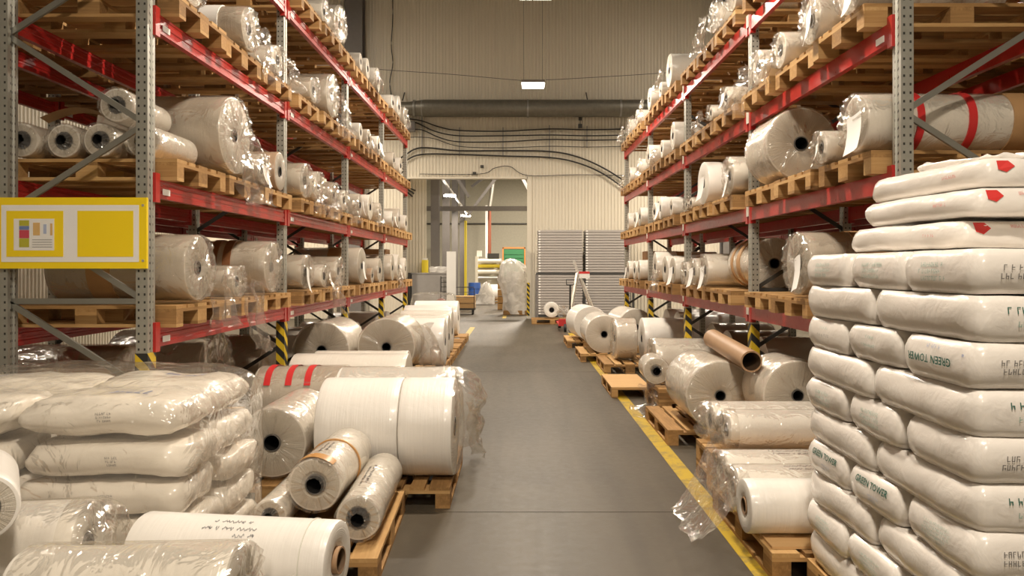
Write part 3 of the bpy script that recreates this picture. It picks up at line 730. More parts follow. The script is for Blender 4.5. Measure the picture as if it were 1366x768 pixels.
def print_on(sack, side, geo, mat, u0=0., v0=0., flip=False, name='sack_print', slant=0.):
    """lay flat print geometry onto a sack's side; side in '+x','-x','+y','-y','+z'"""
    me = sack.data
    if me.name not in BV: BV[me.name] = BVHTree.FromPolygons([v.co for v in me.vertices], [tuple(p.vertices) for p in me.polygons])
    bv = BV[me.name]; vs, fs = geo; m = MB(); out = []
    s = -1 if flip else 1
    for v in vs:
        u, w = s*(v.x+slant*v.y)+u0, s*v.y+v0
        if side == '-x': o, d = Vector((-2, -u, w)), Vector((1, 0, 0))
        elif side == '+x': o, d = Vector((2, u, w)), Vector((-1, 0, 0))
        elif side == '-y': o, d = Vector((u, -2, w)), Vector((0, 1, 0))
        elif side == '+y': o, d = Vector((-u, 2, w)), Vector((0, -1, 0))
        else: o, d = Vector((u, w, 2)), Vector((0, 0, -1))
        h = bv.ray_cast(o, d)
        p = h[0] if h[0] is not None else o+d*1.6
        out.append(p-d*.0035)
    m.add(out, fs); return m.build(name, mat, sack)
# tall stack of white sacks on a pallet
SX0, SX1, SY0, SY1 = 1.49, 2.71, 2.44, 3.90
LZ = .1565; lb, wb_ = .73, .487
sack_variants('y', wb_-.001, lb-.001, LZ, 'bag_white'); sack_variants('x', lb-.001, wb_-.001, LZ, 'bag_white')
fp(1.90, 3.28, PI/2, 'wooden pallet under the tall stack of white sacks'); fp(2.72, 3.28, PI/2, 'second wooden pallet under the tall stack of white sacks')
WORDS = ['first', 'second', 'third', 'fourth', 'fifth', 'sixth', 'seventh', 'eighth', 'ninth', 'tenth']
GT = text_mesh('GREEN TOWER', .040, .0006)
rows = []
for l in range(10):
    z = .148+LZ*(l+.5); ends = (l % 2 == 1)     # odd layers show three sack ends to the aisle; the top layer (9) is one of them
    spots = []
    if ends:
        for j in range(3): spots.append(('x', SX0+lb/2, SY0+wb_*(j+.5)))
        for j in range(2): spots.append(('y', SX0+lb+wb_/2, SY0+lb*(j+.5)))
    else:
        for j in range(2): spots.append(('y', SX0+wb_/2, SY0+lb*(j+.5)))
        for j in range(3): spots.append(('x', SX0+wb_+lb/2, SY0+wb_*(j+.5)))
    for q, (k, x, y) in enumerate(spots):
        aisle = (q < 3) if ends else (q < 2)
        me = SM[k][rnd.randrange(4)]
        s = put('plastic_sack', me, None, (x-(rnd.uniform(0, .014) if aisle else 0), y, z), (0, 0, rnd.uniform(-.0015, .0015)))
        row = WORDS[9-l]
        face = 'end to the aisle' if aisle and ends else ('long side to the aisle' if aisle else 'on the inner side')
        far = ['corner', 'thin-roll side'][min(1, (q if aisle else q-(3 if ends else 2)))] if (aisle != ends) else ['corner', 'middle', 'thin-roll side'][q if aisle else q-2]
        tag(s, f"white sack {face}, {far}, {row} layer of the tall stack", 'sack', f"tall stack, {row} layer, {face}")
        if aisle and ends:
            j = q
            if l in (7,) and j == 0:
                print_on(s, '-x', GT, 'print_green', -.02, .0, flip=True); print_on(s, '-x', smallprint(.09, .022, 1, l), 'print_pale_blue', .0, .045)
                print_on(s, '-x', text_mesh('"', .04), 'print_blue', .18, .02)
            elif l in (3,) and j > 0:
                print_on(s, '-x', GT, 'print_green', 0, .03); print_on(s, '-x', smallprint(.1, .03, 2, l), 'print_pale_blue', .03, -.02)
            elif l == 7:
                print_on(s, '-x', smallprint(.17, .02, 1, l+j), 'print_grey' if j == 2 else 'print_pale_green', 0, -.005); print_on(s, '-x', smallprint(.1, .02, 1, l+j), 'print_pale_green', 0, .03)
            elif l == 5 and j == 0: pass
            else: print_on(s, '-x', smallprint(.19, .075, 5 if l in (3, 1) else 3, l*3+j), 'print_pale_green', .0, 0)
        if not ends and aisle and q == 0 or (ends and q == 0):
            # near face turned to the viewer
            if ends: print_on(s, '-y', smallprint(.2, .058, 2, l), 'print_grey', -.17, .0)
            else: print_on(s, '-y', smallprint(.18, .035, 1, l), 'print_green', -.04, .03); print_on(s, '-y', smallprint(.14, .03, 1, l+40), 'print_pale_green', -.03, -.015)
# thinner sacks with red print on top
sack_variants('t', .52, .80, .115, 'bag_white', 4, .014, inset=.02, dome=.05, p=14.)
TRI = ([Vector((-.03, .022, 0)), Vector((.012, .022, 0)), Vector((.03, .0, 0)), Vector((.0, -.022, 0)), Vector((-.03, -.012, 0))], [(0, 4, 3, 2, 1)])
ztop = .148+LZ*10
for l, (x, y, rz) in enumerate([(1.84, 3.16, .10), (1.87, 3.10, .05), (1.93, 3.17, .09)]):
    for c in (0, 1):
        s = put('plastic_sack', SM['t'][(l+c*2) % 4], None, (x+c*.535, y+.02*c, ztop+.002+.115*(l+.5)), (0, 0, rz*(1-c)))
        nm = ['lowest', 'middle', 'topmost'][l]
        tag(s, f"thin white sack with red print, {nm} of the three loose ones on the tall stack" if c == 0 else f"thin white sack, {nm} of the rear three on the tall stack", 'sack', None)
        if c == 0:
            print_on(s, '-y', TRI, 'print_red', -.16, .02); print_on(s, '-y', smallprint(.26, .02, 1, l), 'print_pale_red' if l < 2 else 'print_red', .05, .03)
            print_on(s, '-x', smallprint(.1, .02, 1, l+9), 'print_pale_red', .2, .0)
s = put('plastic_sack', sack_mesh(.34, .5, .1, 5, 'bag_white', .03, p=5., dome=.6), None, (2.02, 3.3, ztop+.35+.04), (.0, .0, .3)); tag(s, 'crumpled nearly empty white sack lying on the very top of the tall stack', 'sack')
print_on(s, '+z', smallprint(.14, .05, 2, 5), 'print_pale_red', -.05, -.12)
# wrapped load of sacks
sack_variants('c', .808, .528, .172, 'bag_cream', 6, .026, inset=.026, dome=.10, p=9.)
sack_variants('e', .80, .522, .225, 'bag_cream', 4, .026, inset=.03, dome=.3, p=7.)
AX, AY = (-3.12, -1.5), (3.38, 4.44)
fp(-2.16, 3.9, 0, 'wooden pallet under the film-wrapped sacks'); fp(-3.38, 3.9, 0, 'second wooden pallet under the film-wrapped sacks')
for l in range(5):
    for i in range(2):
        for j in range(2):
            x = AX[1]-.4-.81*i+(rnd.uniform(-.02, .02) if l < 4 else [-.03, .02][i]); y = AY[0]+.265+.53*j
            s = put('plastic_sack', SM['e'][2*i+j] if l == 4 else SM['c'][rnd.randrange(6)], None, (x, y, .146+.09+.174*l+(.024 if l == 4 else 0)), (rnd.uniform(-.01, .01) if l == 4 else 0, rnd.uniform(-.012, .012) if l == 4 else 0, rnd.uniform(-.02, .02) if l == 4 else rnd.uniform(-.01, .01)))
            nm = ['bottom', 'second', 'third', 'fourth', 'top'][l]
            tag(s, f"cream sack, {['aisle', 'inner'][i]} half, {['pile', 'rack'][j]} side, {nm} layer of the film-wrapped load", 'sack', f"film-wrapped sacks, {nm} layer")
            if l == 4:
                print_on(s, '+z', smallprint(.28, .075, 1, i*5+j), 'print_blue', .1-.2*i, -.05+.1*j, slant=.5)
            if j == 0 and l > 1: print_on(s, '-y', smallprint(.07, .05, 3, l*7+i), 'print_grey', .05, .01)
            if i == 1 and j == 0 and l in (2, 3): print_on(s, '-y', smallprint(.05, .04, 1, l), 'print_blue', .2, .0)
            if i == 0 and l == 2 and j == 0: print_on(s, '+x', smallprint(.07, .05, 3, 8), 'print_grey', .0, .0)
def shell(lo, hi, seed, nx=44, ny=30, nzv=18, amp=.03, crown=0.):
    """loose film shell over a box, open underneath"""
    m = MB(); c = (Vector(lo)+Vector(hi))/2; h = (Vector(hi)-Vector(lo))/2
    def warp(q):
        p = 9.; d = (abs(q.x)**p+abs(q.y)**p+max(0, q.z)**p)**(1/p) if max(abs(q.x), abs(q.y), abs(q.z)) > 0 else 1
        q = q/max(d, 1e-6) if d > 1 else q
        w = Vector((c.x+q.x*h.x, c.y+q.y*h.y, c.z+q.z*h.z+(crown*(1-q.x**4)*min(1, max(0, q.y+.75)*1.3)*(1-max(0, q.y)**6) if q.z > .9 else 0)))
        n = Vector((q.x, q.y, q.z*1.5)).normalized()
        a = amp*abs(nz(w.x*3+seed, w.y*3, w.z*4))+amp*.8*abs(nz(w.x*8, w.y*8+seed, w.z*5))+amp*.25*abs(nz(w.x*25, w.y*25, w.z*18))
        return w+n*a
    m.grid(lambda u, v: warp(Vector((2*u-1, 2*v-1, 1))), nx, ny)
    m.grid(lambda u, v: warp(Vector((2*u-1, -1, 1-2*v))), nx, nzv); m.grid(lambda u, v: warp(Vector((1, 2*u-1, 1-2*v))), ny, nzv)
    m.grid(lambda u, v: warp(Vector((1-2*u, 1, 1-2*v))), nx, nzv); m.grid(lambda u, v: warp(Vector((-1, 1-2*u, 1-2*v))), ny, nzv)
    return m
o = shell((AX[0]-.03, AY[0]-.035, .12), (AX[1]+.025, AY[1]+.03, 1.068), 3, crown=.03, amp=.022).build('stretch_film', 'clear_film', None, 0); tag(o, 'clear stretch film wrapped around the cream sack load', 'plastic film')

# near pile in the corner
fp(-1.4, 2.75, 0, 'wooden pallet under the near pile of rolls')
fp(-2.62, 2.75, 0, 'wooden pallet under the near pile of rolls, next to the rack end')
for i, y in enumerate((2.45, 2.68, 2.91, 3.12)):
    roll('film_roll', 'thin white roll in the bottom layer of the near pile', (-.85, y, PZ+.1), PI, .1, 1.25, *STY['w'], rc=.04, seed=60+i, group='bottom rolls of the near pile')
roll('film_roll', 'glossy white roll with brown cardboard core and pen writing, on the near pile', (-.70, 2.93, .505), PI-.13, .15, .82, 'film_white', 'face_white', rc=.052, core='brown', core_out=.012, seed=61, scrib=[(.3, .52, 1.05), (.33, .48, 1.3), (.30, .38, .85)], tail=None, bands=[(.10, .004, 'strap_white')])
roll('film_roll', 'milky wrapped roll lying at the front of the near pile', (-.93, 2.50, .552), PI+.04, .2, .7, 'film_wrap_white', 'face_wrap', seed=62, wob=.09, wrap=True, tail=(.35, .3))
roll('film_roll', 'white roll under a clear film hood on the near pile', (-1.70, 2.98, .55), PI+.12, .185, .75, 'film_white', 'face_white', seed=63, wrap=True, bunch=.12)
roll('film_roll', 'short white roll lying across the hooded roll on the near pile', (-1.765, 2.46, .855), PI/2+.6, .115, .45, 'film_white', 'face_wrap', rc=.06, seed=64, wrap=False, tilt=.0, scrib=[(.2, .3, 1.4)])

# ------------------------------------------------------------------ floor goods by the sack-side rack
fp(1.74, 4.54, PI/2, 'wooden pallet under the three thin white rolls')
o = MB().box(1.36, 2.12, 4.0, 5.15, PZ-.0005, PZ+.013).build('cardboard_sheet', 'plywood'); tag(o, 'brown board sheet on the pallet under three thin white rolls', 'sheet')
for i, (x, y, lab) in enumerate([(1.27, 4.21, 'white roll with hollow core, front one of three by the sacks'), (1.31, 4.55, 'white roll with hollow core, middle one of three by the sacks'), (1.34, 4.92, 'white roll with hollow core, rear one of three by the sacks')]):
    roll('film_roll', lab, (x, y, PZ+.015+.15), 0, .15, .86, 'film_white', 'face_white', rc=.048, core='brown', seed=70+i, wrap=i > 0, scrib=[(.3, .7, 1.7), (.32, .68, 1.95)] if i else None, wob=.01)
tl = thing('film_sheet', 'loose clear film trailing onto the floor from the three thin white rolls', 'plastic film', (1.25, 4.75, 0))
MB().grid(lambda u, v: (.08-.30*u-.06*nz(v*4, 2), (v-.5)*.95*(1-.35*u)+.05*nz(u*4, 7), .02+.42*(1-u)**1.6+.06*abs(nz(u*5, v*6, 3))*(1-.5*u)), 16, 20).build('film_fold', 'clear_film', tl, 0)
for k in (0, 1):
    fp(2.02, 5.55, 0, 'pallet in the stacked pair under two wrapped white rolls behind the three', 'stacked pallets by the sacks', z=.1445*k)
    fp(2.32, 6.37, 0, 'pallet in the stacked pair under the round roll beside the sacks', 'stacked pallets under round roll by the sacks', z=.1445*k)
for i, (x, y, lab) in enumerate([(1.55, 5.57, 'white roll with clear film on its end, front of two before the round face'), (1.52, 5.92, 'white roll with clear film on its end, rear of two before the round face')]):
    roll('film_roll', lab, (x, y, .2905+.155), 0, .155, .95, 'film_white', 'face_white', rc=.05, seed=75+i, wrap=True, bunch=.1)
roll('film_roll', 'big clear-wrapped round-faced roll beside the yellow floor line', (1.846, 6.81, PZ+.334), PI/2, .334, .94, 'film_wrap_white', 'face_wrap', rc=.05, seed=78, wrap=True)
fp(1.79, 7.52, PI/2, 'wooden pallet under the big round-faced roll by the floor line')
roll('film_roll', 'big clear-wrapped roll between the round-faced roll and the sacks', (2.30, 6.14, .2905+.305), PI/2, .305, .58, 'film_wrap_white', 'face_wrap', rc=.05, seed=79, wrap=True)
t = thing('cardboard_tube', 'brown cardboard core tube lying across the wrapped rolls', 'tube', (1.985, 6.35, .85))
d = Vector((1.985, 7.62, .925))-Vector((1.985, 6.35, .85)); q = d.to_track_quat('X', 'Z').to_euler(); t.rotation_euler = q
MB().lathe([(0, .078), (0, .092), (d.length, .092), (d.length, .078)], 28, [0, 0, 0, 1], close=True).build('tube_wall', ['cardboard_tube', 'tube_bore_shade'], t, .6)
fp(2.18, 8.76, 0, 'lower pallet under the small round-faced roll'); fp(2.18, 8.76, 0, 'upper pallet under the small round-faced roll', z=.1445)
roll('film_roll', 'small clear-wrapped roll with dark core beside the short pallet', (1.60+.0, 8.62, .2905+.165), PI/2-.05, .165, .5, 'film_wrap_white', 'face_wrap', rc=.062, seed=80, wrap=True)
tl = thing('film_sheet', 'crumpled clear film hanging to the floor beside the short pallet', 'plastic film', (1.50, 8.5, 0)); sheet_tail(tl, (.05, 0, .33), .35, .36, 5, .3, .2); sheet_tail(tl, (-.05, -.1, .12), .5, .25, 8, .2, 1.2)
# short pallet with plywood top
t = thing('short_pallet', 'short bare pallet with plywood top straddling the yellow floor line', 'pallet', (1.19, 9.45, 0))
MB().box(0, .50, 0, 1.15, .118, .136).build('plywood_top', 'plywood', t)
for x in (.0, .42):
    MB().box(x, x+.08, 0, 1.15, .001, .018).build('runner', 'pallet_wood', t)
    for y in (0, .5, 1.03): MB().box(x, x+.08, y, y+.12, .018, .1).build('block', 'pallet_wood', t)
for y in (0, .53, 1.05): MB().box(0, .5, y, y+.1, .1, .118).build('cross_board', 'pallet_wood', t)
roll('film_roll', 'milky wrapped roll lying behind the round-faced roll and cardboard tube', (1.75, 9.7, PZ+.3), 0, .3, .92, *STY['ww'], seed=81, wob=.02, wrap=True); fp(2.33, 9.6, 0, 'wooden pallet behind the small round-faced roll')
fp(1.75, 12.2, PI/2, 'wooden pallet under the big white roll past the short pallet'); fp(2.6, 12.2, PI/2, 'wooden pallet under the inner end of the big white roll')
roll('film_roll', 'big plain white roll lying crosswise past the short pallet', (1.58, 12.2, PZ+.345), 0, .345, .33, *STY['ww'], rc=.06, seed=82, wrap=True); roll('film_roll', 'long plain white roll crosswise beside a rack guard', (2.02, 12.2, PZ+.34), 0, .34, .78, *STY['w'], rc=.06, seed=83)
fp(1.5, 13.62, PI/2, 'wooden pallet under the white roll facing the viewer'); roll('film_roll', 'white roll with round face at the floor line past the crosswise roll', (1.52, 13.1, PZ+.33), PI/2, .33, 1.15, *STY['ww'], rc=.06, seed=84)
fp(1.42, 15.9, PI/2, 'wooden pallet of the last white roll before the pallet truck'); roll('film_roll', 'white roll nearest the pallet truck at the end of the floor line', (1.5, 15.3, PZ+.35), PI/2+.1, .35, 1.0, *STY['w'], rc=.06, seed=85)
fp(2.3, 15.0, PI/2, 'wooden pallet between the last rolls and the rack'); roll('film_roll', 'white roll standing second from the pallet truck', (2.28, 14.4, PZ+.35), PI/2+.1, .35, 1.1, *STY['ww'], rc=.06, seed=86)
for x, y, r, L, st, lab in [(2.82, 8.75, .42, .9, 'g', 'grey wrapped roll on the floor under the second bay, sack-side rack'), (2.95, 10.55, .38, .9, 'k', 'brown wrapped roll on the floor under the third bay, sack-side rack'), (2.95, 11.4, .4, .9, 'g', 'grey wrapped roll on the floor under the third bay, sack-side rack'),
                            (2.9, 13.6, .42, 1.3, 'w', 'long white roll on the floor under the fourth bay, sack-side rack'), (2.9, 14.6, .42, 1.3, 'w', 'second long white roll on the floor under the fourth bay, sack-side rack'), (2.7, 5.4, .4, .9, 'g', 'grey wrapped roll on the floor behind the tall sack stack')]:
    roll('film_roll', lab, (x, y, r+.002), 0, r, L, *STY[st], rc=.06, seed=int(y*10)+1, wob=.01)
# small white roll on a pallet before the trays
fp(1.02, 22.0, 0, 'wooden pallet before the grey trays carrying a small white roll'); roll('film_roll', 'small white roll with black core before the stacked grey trays', (1.0, 21.75, PZ+.26), PI/2, .22, .5, *STY['w'], rc=.075, core='black', seed=88)
tl = thing('film_sheet', 'clear film bag around the small white roll before the trays', 'plastic film', (1.3, 21.7, PZ)); sheet_tail(tl, (.05, 0, .42), .5, .4, 11, 0, .1)

# ------------------------------------------------------------------ grey trays on a dark shelf
t = thing('tray_shelf', 'dark steel shelf stand between the upper and lower grey tray stacks', 'shelf', (2.0, 23.0, 0))
MB().box(-1.42, 1.55, -.42, .42, 1.42, 1.475).build('shelf_plate', 'shelf_dark', t)
for x in (-1.405, .015, 1.5):
    for y in (-.38, .38): MB().box(x-.03, x+.03, y-.03, y+.03, 0, 1.42).build('post', 'column_grey' if x < -1 else 'shelf_dark', t)
MB().box(-1.35, 1.5, -.40, .40, .14, .2).build('base_plate', 'shelf_dark', t)
TM = MB().box(-.63, .63, -.38, .38, 0, .018).box(-.67, .67, -.41, .41, .018, .079).mesh('tray', 'tray_grey')
NUMW = 'first second third fourth fifth sixth seventh eighth ninth tenth eleventh twelfth thirteenth fourteenth fifteenth sixteenth'.split()
MB2 = MB().box(-.655, -.60, -.003, 0, .025, .065).mesh('tray_label', 'paper')
for cx, nmx in ((1.3, 'beside the doorway'), (2.73, 'beside the rack end')):
    for z0, n, nmz in ((1.477, 16, 'upper'), (.202, 15, 'lower')):
        for i in range(n):
            o = put('flat_tray', TM, None, (cx+rnd.uniform(-.004, .004), 23.0, z0+.0805*i))
            tag(o, f"flat grey tray, {NUMW[n-1-i]} from the top of the {nmz} stack {nmx}", 'tray', f"grey trays, {nmz} stack {nmx}")
            put('end_label', MB2, o, (0, -.4105, 0))

# ------------------------------------------------------------------ pallet truck and trestle near the trays
t = thing('pallet_truck', 'black hand pallet truck with upright handle at the end of the floor line', 'pallet truck', (1.34, 19.1, 0))
for x in (-.12, .12): MB().cyl((x-.03, 0, .1), (x+.03, 0, .1), .1, 16).build('steering_wheel', 'rubber', t)
MB().cyl((0, 0, .1), (0, 0, .38), .06, 12).build('pump', 'dark_steel', t); MB().tube([(0, -.05, .3), (0, -.1, .8), (0, -.14, 1.2)], .022, 8).build('handle_bar', 'black_plastic', t); MB().tube([(-.09, -.14, 1.2), (-.1, -.15, 1.33), (.1, -.15, 1.33), (.09, -.14, 1.2), (-.09, -.14, 1.2)], .016, 6).build('grip', 'black_plastic', t)
for x in (-.2, .2):
    f = MB().box(x-.08, x+.08, .1, 1.25, .14, .19).build('fork', 'red_plastic', t); MB().cyl((x-.04, 1.15, .055), (x+.04, 1.15, .055), .05, 12).build('fork_roller', 'rubber', f)
MB().box(-.28, .28, .05, .15, .14, .32).build('fork_carriage', 'red_plastic', t)
t = thing('trestle', 'pale folding trestle with red and white box at its top', 'trestle', (1.72, 20.9, 0))
def tp(px, py): v = P(px, py, 20.9); return (v.x-1.72, 0, v.z)
for dy in (-.25, .25):
    a = tp(757, 417); b = tp(770, 364); MB().bar((a[0], dy*1.4, .01), (b[0], dy*.3, b[2]), .06).build('leg', 'bright_steel', t)
    a = tp(796, 430); b = tp(766, 350); MB().bar((a[0]+.05, dy*1.4, .01), (b[0]+.12, dy*.3, 1.5), .06).build('leg', 'bright_steel', t)
MB().bar(tp(771, 364), tp(765, 347), .07).build('arm', 'bright_steel', t)
b0 = tp(772, 371); b1 = tp(786, 362)
MB().box(b0[0], b1[0], -.14, .14, b0[2], b1[2]-.06).build('box_body', 'white_paint', t); MB().box(b0[0], b1[0], -.142, .142, b1[2]-.06, b1[2]).build('box_lid', 'red_plastic', t)

# ------------------------------------------------------------------ duct, cables, wires on the end wall
t = thing('ventilation_duct', 'long round grey ventilation duct running across the ribbed wall', 'duct', (0, 0, 0))
zc = P(690, 144, 23.45).z
MB().lathe([(-2.9, .27), (4.3, .27)], 28, org=(0, 23.5, zc)).build('duct_pipe', 'duct_steel', t, 0)
MB().lathe([(-7, .2), (-3.4, .2), (-2.9, .27)], 28, org=(0, 23.5, zc)).build('duct_reducer', 'duct_steel', t, .6)
for x in (-3.25, -3.0, .3, 3.2): MB().lathe([(x, .2), (x, .285 if x > -2.95 else .262), (x+.06, .285 if x > -2.95 else .262), (x+.06, .2)], 28, org=(0, 23.5, zc)).build('duct_collar', 'brace_steel', t, .6)
m = MB()
for x in [(-2.8+.16*i) for i in range(44)]: m.lathe([(x, .269), (x+.012, .275), (x+.024, .269)], 24, org=(0, 23.5, zc))
o = m.build('duct_seam', 'duct_steel', t); o['kind'] = 'stuff'
for x in (-3.6, 2.2): MB().bar((x, 23.5, zc+.25), (x, 23.97, zc+.6), .03).build('bracket', 'dark_steel', t)
YC = 23.88
def wallcable(name, label, pts, r, grp=None, Y=YC):
    q = []
    ctl = [P(a, b, Y) for a, b in pts]
    for i in range(len(ctl)-1):
        p0 = ctl[max(i-1, 0)]; p1 = ctl[i]; p2 = ctl[i+1]; p3 = ctl[min(i+2, len(ctl)-1)]
        for k in range(6):
            u = k/6; q.append(.5*((2*p1)+(-p0+p2)*u+(2*p0-5*p1+4*p2-p3)*u*u+(-p0+3*p1-3*p2+p3)*u**3))
    q.append(ctl[-1]); o = MB().tube(q, r, 6).build(name, 'cable_black', None, 0); return tag(o, label, 'cable', grp)
G = 'cables on the end wall'
wallcable('wall_cable', 'black cable at the top of the bundle along the ribbed wall', [(541, 158), (562, 161), (585, 169), (612, 174), (671, 175), (733, 172), (783, 173), (834, 172)], .022)
wallcable('wall_cable', 'black cable second from the top along the ribbed wall', [(541, 163), (556, 164), (580, 175), (612, 181), (671, 181), (733, 180), (783, 181), (834, 180)], .022)
wallcable('wall_cable', 'black cable third from the top along the ribbed wall', [(541, 174), (562, 173), (585, 183), (612, 189), (671, 189), (733, 186), (783, 187), (834, 186)], .020)
wallcable('wall_cable', 'thin grey cable sagging below the bundle on the ribbed wall', [(541, 183), (575, 184), (612, 195), (671, 197), (733, 195), (783, 196), (834, 195)], .012)
wallcable('wall_cable', 'thick black cable curving down past the doorway, upper of two', [(530, 215), (540, 207), (562, 197), (612, 201), (671, 201), (733, 202), (770, 209), (805, 224), (842, 247)], .026)
wallcable('wall_cable', 'thick black cable curving down past the doorway, lower of two', [(530, 223), (540, 215), (562, 206), (612, 206), (671, 208), (733, 210), (770, 217), (805, 232), (842, 258)], .026)
for nw, (px, y0, y1) in zip(WORDS, ((563, 155, 207), (613, 170, 208), (671, 170, 208), (733, 167, 212), (783, 168, 197), (831, 168, 200))):
    a = P(px, y0, YC+.04); b = P(px, y1, YC+.04); tag(MB().bar(a, b, .045, .03).build('cable_bracket', 'grey_paint'), nw+' vertical cable bracket on the ribbed wall counted from the junction box', 'bracket', 'cable brackets on the ribbed wall')
o = thing('junction_box', 'grey electrical junction box at the cable ends on the ribbed wall', 'junction box', tuple(P(548, 169, 23.9))); MB().box(-.14, .14, -.12, .07, -.16, .16).build('housing', 'grey_paint', o); MB().box(-.12, .12, -.135, -.12, -.14, .14).build('cover', 'column_grey', o)
o = thing('wall_sensor', 'small dark sensor hanging under the duct', 'sensor', tuple(P(774, 168, 23.75))); MB().box(-.06, .06, -.05, .05, -.06, .06).build('housing', 'dark_steel', o); MB().cyl((0, 0, .06), (0, .0, .52), .012, 6).build('stem', 'dark_steel', o); MB().box(-.05, .05, -.04, .04, .18, .3).build('clamp', 'dark_steel', o)
wallcable('wall_cable', 'thin black cable running straight down the upper ribbed wall', [(523, -40), (524, 20), (522, 60), (524, 85), (520, 110), (523, 132)], .016)
wallcable('hanging_wire', 'slack dark wire stretched to the small hanging lamp', [(430, 83), (500, 92), (600, 99), (680, 106), (711, 108), (725, 106)], .0065, Y=18.0)
wallcable('hanging_wire', 'slack dark wire from the small hanging lamp towards the sack-side rack', [(728, 106.5), (760, 105), (860, 99), (980, 90)], .0065, Y=18.0)
wallcable('wall_cable', 'thin grey conduit running above the doorway lintel', [(560, 232), (640, 232), (660, 224), (680, 222), (704, 234), (770, 233), (838, 234)], .012)
for px, py in ((633, 231), (643, 222)):
    o = MB().box(-.05, .05, -.04, .06, -.04, .04).build('wall_fitting', 'dark_steel', None, None, tuple(P(px, py, 23.93))); tag(o, 'small dark fitting on the ribbed wall above the doorway', 'fitting', 'fittings above the doorway')

# ------------------------------------------------------------------ the hall beyond the doorway
struct(MB().box(-9, 6, 45, 45.2, 0, 10.6).build('wall_far', 'concrete_wall'), 'pale concrete wall at the far end of the hall beyond the doorway')
struct(MB().box(-9, -8.8, YW+.2, 45, 0, 10.6).build('wall_far_left', 'concrete_wall'), 'side wall of the hall beyond'); struct(MB().box(5.8, 6, YW+.2, 45, 0, 10.6).build('wall_far_right', 'concrete_wall'), 'side wall of the hall beyond')
corrugated('wall_partition', 'beige ribbed partition just inside the doorway', (-4.2, 25.2), (-3.05, 25.2), 0, 7, 'sheet_beige', -1)
for i, y in enumerate((25.6, 30, 35.5, 41)):
    x = (-2.8, -2.85, -2.95, -3.0)[i]
    o = MB().box(x-.14, x+.14, y-.14, y-.12, 0, 7).box(x-.14, x+.14, y+.12, y+.14, 0, 7).box(x-.012, x+.012, y-.12, y+.12, 0, 7).build('hall_column', 'column_grey'); struct(o, 'grey steel column in the hall beyond the doorway')
struct(MB().box(-4.1, .9, 26.0, 26.12, 3.6, 3.76).box(-4.1, .9, 26.2, 26.3, 3.62, 3.72).build('beam_tie', 'column_grey'), 'grey tie beam across the hall beyond the doorway')
for a, b in (((-4.0, 26.05, 3.7), (-2.95, 26.05, 5.0)), ((-2.9, 29.5, 6.0), (-1.9, 29.5, 4.4)), ((-2.2, 33, 3.9), (-.6, 33, 6.0)), ((0.0, 30, 5.6), (.9, 30, 3.9)), ((-2.2, 36, 5.5), (-1.0, 36, 6.4))):
    struct(MB().bar(a, b, .12).build('roof_brace', 'column_grey'), 'diagonal steel brace in the hall beyond')
struct(MB().box(-9, 6, 44.9, 44.98, 4.2, 4.28).build('trim_4', 'dark_steel'), 'dark rail along the far hall wall')
def tubelamp(px, py, Y, L, rot, lab, w):
    p = P(px, py, Y); t = thing('tube_lamp', lab, 'lamp', tuple(p), (0, 0, .5)); MB().box(-L/2, L/2, -.06, .06, 0, .05).build('housing', 'white_paint', t); MB().box(-L/2, L/2, -.07, .07, -.06, 0).build('tube', 'lamp_glow', t); MB().cyl((0, 0, .05), (0, 0, 10.6-p.z), .01, 5).build('hanger', 'dark_steel', t)
    ld = bpy.data.lights.new('lamp_light', 'AREA'); ld.shape = 'RECTANGLE'; ld.size = L; ld.size_y = .15; ld.energy = w; ld.color = LAMP_COL
    lo = bpy.data.objects.new('lamp_light', ld); COL.objects.link(lo); lo.parent = t; lo.location = (0, 0, -.065)
tubelamp(600, 260, 28, .42, -.4, 'bright tube lamp nearest the doorway in the hall beyond', 70)
tubelamp(610, 279, 34, .36, -.2, 'second tube lamp in the hall beyond the doorway', 70); tubelamp(621, 287, 39, .5, -.3, 'third tube lamp in the hall beyond the doorway', 70)
for x, y in ((.8, 29), (1.5, 38)): lamp(x, y, 7.0, 'added unseen lamp brightening the hall beyond the doorway', 'added lamps in the hall beyond', watts=800)  # unseen past the jamb, added to brighten the far hall
o = MB().bar((-2.62, 25.5, 4.75), (-2.62, 42.5, 4.35), .07).build('cable_tray', 'bright_steel'); tag(o, 'bright steel cable tray receding along the columns of the hall beyond', 'cable tray')
# pipe, posts, machine
t = thing('exhaust_pipe', 'rust-brown vertical exhaust pipe with bright top over the white machine', 'pipe', (0, 0, 0)); MB().tube([(P(653, 338, 40).x, 40, 0), P(653, 275, 40)], .09, 10).build('lower_pipe', 'rust_pipe', t, .6); MB().tube([P(653, 275, 40), P(655, 262, 40), P(660, 225, 40)], .1, 10).build('upper_pipe', 'bright_steel', t, .6)
o = MB().box(-.1, .1, -.1, .1, 0, 5.0).build('white_post', 'white_paint', None, None, ((650-690)*.041, 41, 0)); tag(o, 'tall white post behind the exhaust pipe', 'post')
for px in (621,): o = MB().box(-.06, .06, -.1, .1, 0, 4.0).build('yellow_post', 'yellow_paint', None, None, ((px-690)*.038, 38, 0)); tag(o, 'yellow machine post in the hall beyond', 'post', 'yellow posts in the hall beyond')
t = thing('film_machine', 'white printing machine with rollers in the hall beyond the doorway', 'machine', ((653-690)*.039, 39, 0))
MB().box(-.72, -.58, -.5, .5, 0, 2.2).build('side_frame', 'machine_white', t); MB().box(.6, .72, -.5, .5, 0, 2.0).build('side_frame', 'machine_white', t); MB().box(-.58, .6, .1, .5, .0, 2.1).build('cabinet', 'machine_white', t)
